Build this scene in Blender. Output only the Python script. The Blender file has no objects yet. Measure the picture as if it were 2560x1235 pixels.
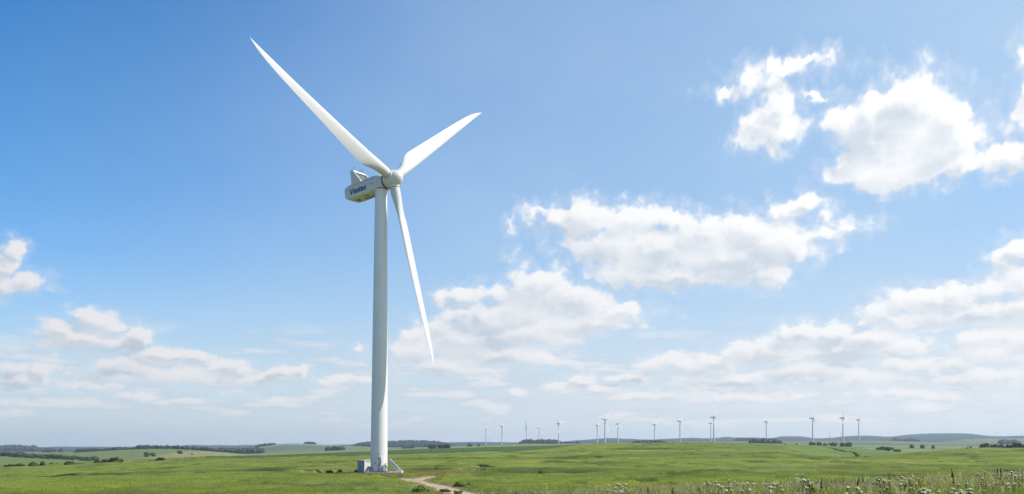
import bpy, bmesh, math, random
import numpy as np
from mathutils import Vector, Matrix, noise as mnoise

R = math.radians
random.seed(7)
rng = np.random.default_rng(7)
scene = bpy.context.scene
COL = scene.collection

# ------------------------------------------------------------------ camera
F = 2200.0            # focal length in photo pixels (photo 2560 x 1235)
PITCH = R(3.0)
VH = 1110.0           # row of the true horizon
CP, SP = math.cos(PITCH), math.sin(PITCH)
CV = VH - F * math.tan(PITCH)

def ray(u, v):
    a = (u - 1280.0) / F
    b = (CV - v) / F
    return np.array([a, CP - b * SP, SP + b * CP])

def at(u, v, Y):
    d = ray(u, v)
    return d * (Y / d[1])

def u_of(x, y):
    # column of a point near the horizon plane
    return 1280.0 + F * x / (y * CP)

cam_data = bpy.data.cameras.new("camera")
cam = bpy.data.objects.new("camera", cam_data)
COL.objects.link(cam)
cam.rotation_euler = (R(90) + PITCH, 0, 0)
cam_data.sensor_fit = 'HORIZONTAL'
cam_data.sensor_width = 36.0
cam_data.lens = 36.0 * F / 2560.0
cam_data.shift_y = (CV - 617.5) / 2560.0
cam_data.clip_start = 0.1
cam_data.clip_end = 60000.0
scene.camera = cam
scene.view_settings.view_transform = 'Standard'
scene.view_settings.look = 'None'
scene.view_settings.gamma = 1.0
scene.view_settings.exposure = 0.85
scene.cycles.use_denoising = True
scene.cycles.denoising_prefilter = 'NONE'
scene.cycles.use_adaptive_sampling = False
scene.cycles.max_bounces = 6
scene.cycles.transparent_max_bounces = 8
scene.cycles.volume_bounces = 0

# ------------------------------------------------------------------ sun
SUN_AZ, SUN_EL = R(88.5), R(43.0)        # azimuth from +Y towards +X
sun_dir = Vector((math.sin(SUN_AZ) * math.cos(SUN_EL), math.cos(SUN_AZ) * math.cos(SUN_EL), math.sin(SUN_EL)))
sl = bpy.data.lights.new("sun", 'SUN')
sl.energy = 3.2
sl.angle = R(0.53)
sl.color = (1.0, 0.955, 0.89)
so = bpy.data.objects.new("sun", sl)
COL.objects.link(so)
so.rotation_euler = (-sun_dir).to_track_quat('-Z', 'Y').to_euler()

# ------------------------------------------------------------------ node helper
class NT:
    def __init__(self, tree):
        self.t = tree
    def _in(self, sock, val):
        if val is None:
            return
        if isinstance(val, bpy.types.NodeSocket):
            self.t.links.new(val, sock)
        else:
            try:
                sock.default_value = val
            except Exception:
                sock.default_value = tuple(val) + (1.0,)
    def node(self, kind, **kw):
        n = self.t.nodes.new(kind)
        for k, v in kw.items():
            setattr(n, k, v)
        return n
    def m(self, op, a, b=None, c=None, clamp=False):
        n = self.node('ShaderNodeMath', operation=op, use_clamp=clamp)
        self._in(n.inputs[0], a); self._in(n.inputs[1], b); self._in(n.inputs[2], c)
        return n.outputs[0]
    def vm(self, op, a, b=None, c=None, scale=None):
        n = self.node('ShaderNodeVectorMath', operation=op)
        self._in(n.inputs[0], a); self._in(n.inputs[1], b); self._in(n.inputs[2], c)
        if scale is not None:
            self._in(n.inputs['Scale'], scale)
        return n.outputs['Value'] if op in ('LENGTH', 'DOT_PRODUCT', 'DISTANCE') else n.outputs['Vector']
    def noise(self, vec, scale, detail=6, rough=0.55, lac=2.0, dims='3D', dist=0.0):
        n = self.node('ShaderNodeTexNoise', noise_dimensions=dims)
        self._in(n.inputs['Vector'], vec)
        n.inputs['Scale'].default_value = scale
        n.inputs['Detail'].default_value = detail
        n.inputs['Roughness'].default_value = rough
        n.inputs['Lacunarity'].default_value = lac
        n.inputs['Distortion'].default_value = dist
        return n
    def ss(self, x, lo, hi, a=0.0, b=1.0):
        n = self.node('ShaderNodeMapRange', interpolation_type='SMOOTHSTEP')
        self._in(n.inputs[0], x); self._in(n.inputs[1], lo); self._in(n.inputs[2], hi)
        self._in(n.inputs[3], a); self._in(n.inputs[4], b)
        return n.outputs[0]
    def lin(self, x, lo, hi, a=0.0, b=1.0):
        n = self.node('ShaderNodeMapRange')
        self._in(n.inputs[0], x); self._in(n.inputs[1], lo); self._in(n.inputs[2], hi)
        self._in(n.inputs[3], a); self._in(n.inputs[4], b)
        return n.outputs[0]
    def mix(self, fac, a, b, blend='MIX'):
        n = self.node('ShaderNodeMix', data_type='RGBA', blend_type=blend)
        self._in(n.inputs['Factor'], fac)
        self._in(n.inputs[6], a); self._in(n.inputs[7], b)
        return n.outputs[2]
    def comb(self, x, y, z):
        n = self.node('ShaderNodeCombineXYZ')
        self._in(n.inputs[0], x); self._in(n.inputs[1], y); self._in(n.inputs[2], z)
        return n.outputs[0]
    def sep(self, v):
        n = self.node('ShaderNodeSeparateXYZ')
        self._in(n.inputs[0], v)
        return n.outputs

# ------------------------------------------------------------------ sky with cumulus
world = bpy.data.worlds.new("World")
scene.world = world
world.use_nodes = True
wt = world.node_tree
wt.nodes.clear()
W = NT(wt)

def ae(u, v):
    d = ray(u, v)
    d = d / np.linalg.norm(d)
    return math.atan2(d[0], d[1]) * 22.0, math.asin(d[2]) * 22.0

# every cloud lobe: (u, v, rx, ry, weight)
BLOBS = [
 # ragged cloud, upper right
 (1965,165,105,38,.85),(1875,205,60,30,.75),(1800,238,48,16,.6),(2020,145,50,26,.7),(1930,215,70,30,.7),
 (1950,265,62,48,1),(1925,315,75,50,.95),(1860,355,42,26,.7),(1960,335,62,42,.85),(1935,375,26,26,.6),(2042,243,42,18,.7),
 # big bright cumulus
 (2175,345,85,62,1.1),(2275,265,125,85,1.2),(2185,285,95,70,1.1),(2115,305,72,52,1.0),(2385,275,52,48,1.0),(2300,360,160,75,1.2),(2140,395,72,60,.9),
 (2230,415,150,55,1.1),(2410,405,125,38,1.0),(2520,395,95,42,1.0),(2110,440,55,26,.8),(2350,310,100,70,1.1),
 (2555,285,62,52,1.0),(2590,240,50,60,1.0),(2600,360,60,50,1.0),(2565,130,26,70,.45),
 # long middle cumulus
 (1470,545,85,52,.95),(1395,540,70,34,.75),(1590,548,85,50,1.0),(1680,545,60,34,.8),(1755,580,110,52,1.0),(1880,575,110,52,1.0),(1975,520,70,40,.85),
 (2015,500,42,30,.85),(2050,540,40,30,.6),(2130,560,62,26,.6),(1940,620,105,62,1.1),(1820,640,150,62,1.1),(1640,625,150,62,1.1),(1530,615,120,55,1.0),
 (1440,600,80,36,.7),(1700,690,190,40,1.0),(1930,680,70,36,.9),(1340,527,36,20,.6),(1285,552,20,28,.55),(1275,625,26,18,.4),(2060,590,70,22,.6),(1590,680,120,40,.9),
 # lower middle bank
 (1230,800,110,34,.9),(1180,870,110,32,.8),(1380,830,90,34,.8),(1335,725,85,42,1.0),(1250,730,60,28,.7),(1170,742,62,24,.75),(1105,750,34,18,.6),(1430,750,110,42,.9),(1560,775,68,26,.9),(1470,800,130,30,.9),(1300,775,110,36,.85),
 (1095,820,68,24,.85),(1030,838,32,22,.85),(1190,805,90,28,.8),(1290,835,130,30,.8),(1140,855,120,36,.85),(1040,880,80,26,.7),(1250,885,110,24,.75),(1110,915,120,22,.65),(1350,890,26,16,.6),
 # right-hand bank rising to the edge
 (2505,655,62,42,1.0),(2555,630,52,38,1.0),(2560,700,80,50,1.0),(2470,720,62,36,.8),(2270,745,85,28,1.0),(2360,745,95,36,1.0),(2205,780,60,28,.9),(2150,800,36,14,.8),(2320,790,130,32,.95),
 (2450,780,130,34,.9),(2550,780,90,40,.9),(2000,832,55,28,1.0),(2065,838,80,32,1.0),(1965,855,50,26,.9),(2170,850,90,30,.9),(2260,868,80,26,.75),(2120,880,130,30,.9),(1950,885,90,24,.85),
 (1845,878,60,24,1.0),(1900,880,50,24,.9),(1790,900,60,20,.85),(1690,905,62,20,.95),(1640,915,46,18,.85),(1740,920,100,20,.85),(1590,938,46,15,.85),(1545,945,30,13,.8),(1455,950,45,16,.95),(1400,968,50,14,.8),
 (1500,970,80,14,.7),(1295,982,36,9,.8),(2440,845,60,26,.9),(2500,838,60,26,.95),(2560,850,60,34,.95),(2480,880,110,28,.85),(2400,905,60,22,.7),(2280,915,100,24,.75),(2020,925,150,24,.8),(1830,945,160,22,.75),(2200,945,170,24,.75),(2450,940,160,26,.75),
 (1600,985,170,14,.55),(1900,990,220,16,.55),(2300,985,240,18,.6),
 # left
 (10,665,62,42,.95),(45,625,32,32,.85),(85,708,55,24,.8),(20,715,70,24,.85),(-40,700,80,40,.95),
 (235,792,54,23,1.0),(270,810,40,16,.85),(150,830,56,22,.95),(205,850,110,22,.85),(335,840,44,25,1.0),(300,860,80,22,.8),(120,860,30,14,.6),(405,885,90,18,.7),(500,888,44,16,.85),(465,880,40,10,.7),(560,915,60,18,.75),(600,918,32,18,.85),
 (690,928,46,15,.9),(745,930,26,16,.85),(650,945,70,14,.7),(855,948,44,13,.95),(820,962,40,10,.7),(920,950,40,18,.6),(30,920,50,20,.75),(105,925,30,18,.9),(60,945,80,18,.7),(330,925,180,30,.6),(480,940,200,24,.65),
 (60,975,100,10,.55),(230,965,90,10,.55),(350,985,60,9,.6),(590,978,40,9,.6),(690,1003,40,7,.55),(420,1000,120,8,.45),(130,1005,110,8,.45),(40,1025,50,7,.5),(895,868,22,12,.4),
]

def cloud_field_group():
    g = bpy.data.node_groups.new("cloud_field", 'ShaderNodeTree')
    g.interface.new_socket("P", in_out='INPUT', socket_type='NodeSocketVector')
    g.interface.new_socket("D", in_out='OUTPUT', socket_type='NodeSocketFloat')
    g.interface.new_socket("B", in_out='OUTPUT', socket_type='NodeSocketFloat')
    g.interface.new_socket("S", in_out='OUTPUT', socket_type='NodeSocketFloat')
    N = NT(g)
    gi = g.nodes.new('NodeGroupInput'); go = g.nodes.new('NodeGroupOutput')
    P = gi.outputs[0]
    s = N.sep(P)
    den = N.m('ADD', N.m('MAXIMUM', s[1], -1.0), 5.0)
    Q = N.comb(N.m('MULTIPLY', s[0], 1.2), N.m('MULTIPLY', N.m('LOGARITHM', den, math.e), 13.0), 0.0)
    w1 = N.noise(Q, 0.55, 3, 0.5, dims='2D').outputs['Color']
    w2 = N.noise(Q, 2.1, 4, 0.55, dims='2D').outputs['Color']
    inv = N.m('DIVIDE', den, 11.0)
    wv = N.vm('ADD', N.vm('MULTIPLY', N.vm('SUBTRACT', w1, (.5, .5, .5)), (0.85, 0.6, 0)),
              N.vm('MULTIPLY', N.vm('SUBTRACT', w2, (.5, .5, .5)), (0.55, 0.45, 0)))
    P2 = N.vm('ADD', P, N.vm('MULTIPLY', wv, N.comb(0.85, inv, 0.0)))
    S = None
    for (u, v, rx, ry, w) in BLOBS:
        a, e = ae(u, v)
        a2, _ = ae(u + 10, v)
        ks = (a2 - a) * 10.0            # angular size of 100 px here
        g_ = 1.12 if v < 700 else 1.22
        gy = g_ if v < 720 else (1.55 if u < 1000 else 1.36)
        rx, ry = rx * ks / 100.0 * g_, ry * ks / 100.0 * gy
        w = w + (0.12 if v > 720 else 0.0)
        d = N.vm('MULTIPLY_ADD', P2, (1 / rx, 1 / ry, 0), (-a / rx, -e / ry, 0))
        l = N.vm('LENGTH', d)
        f = N.m('MULTIPLY_ADD', l, -w * 0.9, w)
        S = f if S is None else N.m('SMOOTH_MAX', S, f, 0.28)
    S = N.m('MINIMUM', S, 1.0)
    S = N.m('MAXIMUM', S, -1.2)
    n0 = N.noise(Q, 0.9, 3, 0.5, dims='2D').outputs[0]
    n1 = N.noise(Q, 2.2, 8, 0.58, dims='2D').outputs[0]
    vor = g.nodes.new('ShaderNodeTexVoronoi')
    vor.voronoi_dimensions = '2D'; vor.feature = 'SMOOTH_F1'
    vor.inputs['Scale'].default_value = 2.0
    vor.inputs['Detail'].default_value = 2.5
    vor.inputs['Roughness'].default_value = 0.5
    vor.inputs['Smoothness'].default_value = 0.5
    g.links.new(N.vm('ADD', Q, N.vm('SCALE', N.vm('SUBTRACT', w2, (.5, .5, .5)), scale=0.35)), vor.inputs['Vector'])
    bil = N.m('SUBTRACT', 0.42, vor.outputs['Distance'])
    B = N.m('ADD', N.m('ADD', N.m('MULTIPLY', S, 1.5), N.ss(S, 0.25, 0.75, 0.0, 0.65)), N.m('MULTIPLY', N.m('SUBTRACT', n0, 0.48), 1.3))
    B = N.m('ADD', B, N.m('MULTIPLY', bil, 0.85))
    D = N.m('ADD', B, N.m('MULTIPLY', N.m('SUBTRACT', n1, 0.50), 0.95))
    g.links.new(B, go.inputs[1])
    g.links.new(S, go.inputs[2])
    g.links.new(D, go.inputs[0])
    return g

cg = cloud_field_group()
tc = wt.nodes.new('ShaderNodeTexCoord')
dirv = W.vm('NORMALIZE', tc.outputs['Generated'])
ds = W.sep(dirv)
az = W.m('MULTIPLY', W.m('ARCTAN2', ds[0], ds[1]), 22.0)
el = W.m('MULTIPLY', W.m('ARCSINE', ds[2]), 22.0)
P = W.comb(az, el, 0.0)
def field(p):
    n = wt.nodes.new('ShaderNodeGroup'); n.node_tree = cg
    wt.links.new(p, n.inputs[0])
    return n.outputs
D0, B0, S0 = field(P)
D1, B1, S1 = field(W.vm('MULTIPLY_ADD', W.comb(W.lin(el, 1.0, 8.0, 0.10, 0.30), W.lin(el, 1.0, 8.0, 0.15, 0.36), 0.0), (1, 1, 0), P))
# opacity: crisp where thick, soft at the rim
alpha = W.m('MAXIMUM', W.ss(D0, -0.30, 0.90), W.ss(D0, -0.80, 0.40, 0.0, 0.26))
thick = W.ss(D0, -0.3, 0.5, 0.6, 1.0)
# sun side / shade side: how much cloud lies between this point and the sun
Bm = W.m('ADD', B1, W.m('MULTIPLY', W.m('SUBTRACT', D1, B1), 0.35))
occs = W.ss(W.m('SUBTRACT', Bm, W.m('MULTIPLY', B0, 0.45)), 0.05, 1.05)
occb = W.ss(W.m('SUBTRACT', S1, W.m('MULTIPLY', S0, 0.30)), -0.05, 0.62)
occ = W.m('ADD', W.m('MULTIPLY', occb, 0.68), W.m('MULTIPLY', occs, 0.32))
soft = W.noise(W.vm('MULTIPLY', P, (0.6, 1.1, 0)), 1.0, 4, 0.5, dims='2D').outputs[0]
shade = W.m('MULTIPLY', W.m('MULTIPLY', occ, thick), W.lin(soft, 0.32, 0.68, 0.30, 1.1))
side = W.lin(az, -12.0, 9.0, 0.0, 1.0)            # clouds nearer the sun are brighter
lowf = W.ss(el, 0.0, 7.0)
lit_l = W.mix(lowf, (0.44, 0.44, 0.455, 1), (0.48, 0.475, 0.485, 1))
lit_r = W.mix(lowf, (0.51, 0.51, 0.515, 1), (0.60, 0.60, 0.60, 1))
lit = W.mix(side, lit_l, lit_r)
dark_l = W.mix(lowf, (0.275, 0.315, 0.365, 1), (0.29, 0.33, 0.385, 1))
dark_r = W.mix(lowf, (0.345, 0.385, 0.43, 1), (0.385, 0.42, 0.465, 1))
drk = W.mix(side, dark_l, dark_r)
ccol = W.mix(shade, lit, drk)
sky = wt.nodes.new('ShaderNodeTexSky')
sky.sky_type = 'NISHITA'
sky.sun_disc = False
sky.sun_elevation = SUN_EL
sky.sun_rotation = SUN_AZ
sky.altitude = 600.0
sky.air_density = 1.0
sky.dust_density = 1.6
sky.ozone_density = 4.0
SKY_STR = 0.1
# thin milky veil towards the sun
veiln = W.noise(W.vm('MULTIPLY', P, (0.10, 0.22, 0)), 1.0, 5, 0.55, dims='2D').outputs[0]
veil = W.m('MULTIPLY', W.ss(W.m('MULTIPLY_ADD', el, -0.9, az), -25.0, 3.0), W.lin(veiln, 0.3, 0.7, 0.64, 0.84))
hs = wt.nodes.new('ShaderNodeHueSaturation')
wt.links.new(sky.outputs[0], hs.inputs['Color'])
hs.inputs['Saturation'].default_value = 1.37
hs.inputs['Value'].default_value = 1.0
skyc = W.mix(veil, hs.outputs[0], tuple(c / SKY_STR * 1.0 for c in (0.29, 0.385, 0.485)) + (1,))
# far-off cloud and mist melting together over the horizon
mist = W.m('MULTIPLY', W.ss(el, 4.6, 0.2), W.lin(side, 0, 1, 0.55, 0.80))
skyc = W.mix(mist, skyc, W.vm('SCALE', W.mix(side, (0.335, 0.385, 0.435, 1), (0.455, 0.475, 0.495, 1)), scale=1.0 / SKY_STR))
# scattered small flat clouds low over the horizon
Pl = W.vm('MULTIPLY', P, (0.55, 3.1, 0))
ln = W.noise(Pl, 0.9, 7, 0.58, dims='2D').outputs[0]
lmask = W.m('MULTIPLY', W.ss(el, 0.15, 0.8), W.ss(el, 3.3, 1.7))
lalpha = W.m('MULTIPLY', W.ss(ln, 0.42, 0.62), W.m('MULTIPLY', lmask, W.lin(side, 0, 1, 0.60, 0.85)))
llit = W.mix(W.ss(ln, 0.45, 0.7), drk, lit)
SC = lambda c: W.vm('SCALE', c, scale=1.0 / SKY_STR)
skyc = W.mix(lalpha, skyc, SC(llit))
skyc = W.mix(W.m('MULTIPLY', alpha, 0.97), skyc, SC(ccol))
bg = wt.nodes.new('ShaderNodeBackground')
wt.links.new(skyc, bg.inputs['Color'])
bg.inputs['Strength'].default_value = SKY_STR
wo = wt.nodes.new('ShaderNodeOutputWorld')
wt.links.new(bg.outputs[0], wo.inputs['Surface'])
world.cycles.sampling_method = 'NONE'

# ------------------------------------------------------------------ object helpers
def tag(o, label=None, cat=None, group=None, kind=None):
    if label: o['label'] = label
    if cat: o['category'] = cat
    if group: o['group'] = group
    if kind: o['kind'] = kind
    return o

def empty(name, loc, rz=0.0):
    o = bpy.data.objects.new(name, None)
    COL.objects.link(o)
    o.location = loc
    o.rotation_euler = (0, 0, rz)
    o.empty_display_size = 0.5
    return o

def link(name, me, parent=None, mats=()):
    for m in mats:
        me.materials.append(m)
    o = bpy.data.objects.new(name, me)
    COL.objects.link(o)
    o.parent = parent
    return o

def mesh_np(name, verts, faces, smooth=False, cols=None, colname="col"):
    """fast mesh from numpy arrays; faces (n,3) or (n,4)"""
    me = bpy.data.meshes.new(name)
    verts = np.asarray(verts, dtype=np.float32); faces = np.asarray(faces, dtype=np.int32)
    n, k = faces.shape
    me.vertices.add(len(verts)); me.vertices.foreach_set("co", verts.ravel())
    me.loops.add(n * k); me.loops.foreach_set("vertex_index", faces.ravel())
    me.polygons.add(n)
    me.polygons.foreach_set("loop_start", np.arange(0, n * k, k, dtype=np.int32))
    me.polygons.foreach_set("use_smooth", np.full(n, smooth, dtype=bool))
    if cols is not None:
        ca = me.color_attributes.new(colname, 'FLOAT_COLOR', 'POINT')
        c = np.ones((len(verts), 4), dtype=np.float32); c[:, :3] = cols
        ca.data.foreach_set("color", c.ravel())
    me.update(calc_edges=True)
    me.validate()
    return me

class MB:
    """collects shapes into one mesh"""
    def __init__(self):
        self.bm = bmesh.new()
    def box(self, c, s, rot=None, bevel=0.0):
        r = bmesh.ops.create_cube(self.bm, size=1.0)
        vs = r['verts']
        bmesh.ops.scale(self.bm, vec=s, verts=vs)
        if bevel:
            es = list({e for v in vs for e in v.link_edges})
            rb = bmesh.ops.bevel(self.bm, geom=es, offset=bevel, segments=2, affect='EDGES', profile=0.5)
            vs = list({v for f in rb['faces'] for v in f.verts} | {v for v in vs if v.is_valid})
        if rot is not None:
            bmesh.ops.rotate(self.bm, cent=(0, 0, 0), matrix=rot, verts=vs)
        bmesh.ops.translate(self.bm, vec=c, verts=vs)
        return self
    def loft(self, rings, cap0=True, cap1=True, closed=True):
        prev = None; first = None
        for ring in rings:
            cur = [self.bm.verts.new(p) for p in ring]
            if prev:
                n = len(cur)
                for i in range(n if closed else n - 1):
                    j = (i + 1) % n
                    self.bm.faces.new((prev[i], prev[j], cur[j], cur[i]))
            else:
                first = cur
            prev = cur
        if cap0: self.bm.faces.new(list(reversed(first)))
        if cap1: self.bm.faces.new(prev)
        return self
    def tube(self, p0, p1, r0, r1=None, n=10):
        r1 = r0 if r1 is None else r1
        p0 = Vector(p0); p1 = Vector(p1)
        d = (p1 - p0).normalized()
        a = d.orthogonal().normalized(); b = d.cross(a)
        rings = []
        for p, r in ((p0, r0), (p1, r1)):
            rings.append([p + (a * math.cos(t) + b * math.sin(t)) * r for t in [2 * math.pi * i / n for i in range(n)]])
        return self.loft(rings)
    def path(self, pts, r, n=6):
        for a, b in zip(pts[:-1], pts[1:]):
            self.tube(a, b, r, n=n)
        return self
    def build(self, name, mat, parent=None, smooth=False, angle=None):
        bmesh.ops.recalc_face_normals(self.bm, faces=self.bm.faces)
        me = bpy.data.meshes.new(name)
        self.bm.to_mesh(me); self.bm.free()
        if smooth:
            me.polygons.foreach_set("use_smooth", [True] * len(me.polygons))
            if angle:
                me.set_sharp_from_angle(angle=angle)
        return link(name, me, parent, [mat])

# ------------------------------------------------------------------ materials
def new_mat(name):
    m = bpy.data.materials.new(name); m.use_nodes = True
    N = NT(m.node_tree)
    b = m.node_tree.nodes['Principled BSDF']
    return m, N, b

def painted(name, col, rough=0.4, dirt=0.06, streak=0.0, spec=0.4, metallic=0.0, scale=1.0):
    m, N, b = new_mat(name)
    tcn = m.node_tree.nodes.new('ShaderNodeTexCoord')
    n = N.noise(tcn.outputs['Object'], 0.35 * scale, 6, 0.6).outputs[0]
    f = N.lin(n, 0.3, 0.7, 1.0 - dirt * 2, 1.0)
    if streak:
        st = N.noise(N.vm('MULTIPLY', tcn.outputs['Object'], (3.0 * scale, 3.0 * scale, 0.12 * scale)), 1.0, 5, 0.6).outputs[0]
        f = N.m('MULTIPLY', f, N.lin(st, 0.45, 0.75, 1.0, 1.0 - streak))
    c = N.vm('SCALE', col, scale=f)
    m.node_tree.links.new(c, b.inputs['Base Color'])
    n2 = N.noise(tcn.outputs['Object'], 2.0 * scale, 4, 0.6).outputs[0]
    m.node_tree.links.new(N.lin(n2, 0.3, 0.7, rough - 0.06, rough + 0.1), b.inputs['Roughness'])
    b.inputs['Specular IOR Level'].default_value = spec
    b.inputs['Metallic'].default_value = metallic
    return m

M = {}
M['white'] = painted('white_paint', (0.66, 0.66, 0.65), 0.42, 0.02, 0.05)
M['blade'] = painted('blade_gelcoat', (0.565, 0.56, 0.545), 0.38, 0.015, 0.0)
M['tower'] = painted('tower_paint', (0.70, 0.70, 0.69), 0.40, 0.02, 0.05)
M['nacelle'] = painted('nacelle_shell', (0.61, 0.60, 0.565), 0.45, 0.05, 0.10, scale=1.2)
M['ring'] = painted('dark_seal', (0.05, 0.052, 0.055), 0.7)
M['seam'] = painted('panel_seam', (0.30, 0.30, 0.29), 0.6)
M['steel'] = painted('galvanised_steel', (0.30, 0.31, 0.32), 0.5, 0.1, metallic=0.4)
M['darksteel'] = painted('dark_steel', (0.10, 0.105, 0.115), 0.55, 0.1)
M['radiator'] = painted('radiator_core', (0.17, 0.16, 0.155), 0.6, 0.15, scale=6)
M['blue'] = painted('blue_lettering', (0.010, 0.058, 0.165), 0.5)
M['doorpanel'] = painted('door_panel', (0.44, 0.50, 0.58), 0.35, 0.08)
M['cabinet'] = painted('cabinet_paint', (0.72, 0.70, 0.67), 0.55, 0.06, 0.12, scale=2)
M['cabinet_shade'] = painted('cabinet_paint_shaded', (0.36, 0.36, 0.36), 0.55, 0.06, 0.15, scale=2)  # cabinet paint darkened for the face turned from the sun
M['rust'] = painted('rusty_trim', (0.24, 0.13, 0.085), 0.8, 0.15, scale=3)
M['concrete'] = painted('pale_concrete', (0.60, 0.57, 0.53), 0.85, 0.12, scale=2)
M['far_white'] = painted('far_turbine_paint', (0.60, 0.61, 0.62), 0.5, 0.01)
M['wire'] = painted('wire', (0.08, 0.08, 0.085), 0.6)

def plant_mat(name, rough=0.6, transl=0.25, attr="col", noise_amt=0.25, ns=1.5):
    m, N, b = new_mat(name)
    nt = m.node_tree
    at_ = nt.nodes.new('ShaderNodeAttribute'); at_.attribute_name = attr
    geo = nt.nodes.new('ShaderNodeNewGeometry')
    n = N.noise(geo.outputs['Position'], ns, 3, 0.6).outputs[0]
    c = N.vm('SCALE', at_.outputs['Color'], scale=N.lin(n, 0.3, 0.7, 1 - noise_amt, 1 + noise_amt))
    nt.links.new(c, b.inputs['Base Color'])
    b.inputs['Roughness'].default_value = rough
    b.inputs['Specular IOR Level'].default_value = 0.25
    if transl:
        tr = nt.nodes.new('ShaderNodeBsdfTranslucent')
        nt.links.new(N.vm('MULTIPLY', c, (1.15, 1.2, 0.6)), tr.inputs['Color'])
        mx = nt.nodes.new('ShaderNodeMixShader'); mx.inputs[0].default_value = transl
        nt.links.new(b.outputs[0], mx.inputs[1]); nt.links.new(tr.outputs[0], mx.inputs[2])
        out = [x for x in nt.nodes if x.type == 'OUTPUT_MATERIAL'][0]
        nt.links.new(mx.outputs[0], out.inputs['Surface'])
    return m
M['grass'] = plant_mat('grass_blades', 0.55, 0.42, ns=0.25)
M['weed'] = plant_mat('weed_plants', 0.6, 0.3, ns=3.0)

def leaf_mat(name, base, var=0.35):
    m, N, b = new_mat(name)
    nt = m.node_tree
    oi = nt.nodes.new('ShaderNodeObjectInfo')
    geo = nt.nodes.new('ShaderNodeNewGeometry')
    n = N.noise(geo.outputs['Position'], 0.5, 4, 0.65).outputs[0]
    f = N.m('MULTIPLY', N.lin(n, 0.3, 0.7, 1 - var, 1 + var), N.lin(oi.outputs['Random'], 0, 1, 0.8, 1.2))
    c = N.mix(N.lin(n, 0.35, 0.65), tuple(base) + (1,), (base[0] * 1.5, base[1] * 1.2, base[2] * 0.8, 1))
    nt.links.new(N.vm('SCALE', c, scale=f), b.inputs['Base Color'])
    b.inputs['Roughness'].default_value = 0.65
    b.inputs['Specular IOR Level'].default_value = 0.2
    return m
M['leaf'] = leaf_mat('tree_foliage', (0.034, 0.056, 0.024))
M['leaf_olive'] = leaf_mat('olive_foliage', (0.045, 0.058, 0.018))
M['leaf_brown'] = leaf_mat('brownish_foliage', (0.070, 0.066, 0.030))
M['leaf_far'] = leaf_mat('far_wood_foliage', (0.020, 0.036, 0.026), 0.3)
M['bark'] = painted('bark', (0.10, 0.075, 0.055), 0.9, 0.2, scale=4)

# ------------------------------------------------------------------ terrain
def vnoise(x, y, seed=0):
    xi = np.floor(x).astype(np.int64); yi = np.floor(y).astype(np.int64)
    fx = x - xi; fy = y - yi
    fx = fx * fx * (3 - 2 * fx); fy = fy * fy * (3 - 2 * fy)
    def h(a, b):
        k = (a * 374761393 + b * 668265263 + seed * 1442695041) & 0xFFFFFFFF
        k = ((k ^ (k >> 13)) * 1274126177) & 0xFFFFFFFF
        k = k ^ (k >> 16)
        return (k & 0xFFFF) / 65535.0
    return (h(xi, yi) * (1 - fx) + h(xi + 1, yi) * fx) * (1 - fy) + (h(xi, yi + 1) * (1 - fx) + h(xi + 1, yi + 1) * fx) * fy

def fbm(x, y, seed=0, octv=4):
    s = 0; a = 0.5; t = 0
    for o in range(octv):
        s = s + a * vnoise(x * 2 ** o + 17.3 * o, y * 2 ** o + 9.1 * o, seed + o); t += a; a *= 0.5
    return s / t - 0.5

def tab(pts, sm=14.0):
    """smoothed table v(u)"""
    us = np.arange(-1600.0, 4300.0, 6.0)
    p = np.array(pts, float)
    vs = np.interp(us, p[:, 0], p[:, 1])
    k = np.exp(-0.5 * (np.arange(-12, 13) * 6.0 / sm) ** 2); k /= k.sum()
    vs = np.convolve(np.pad(vs, 12, mode='edge'), k, mode='valid')
    return us, vs

def cst(y): return [(0, y), (1, y)]
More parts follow.
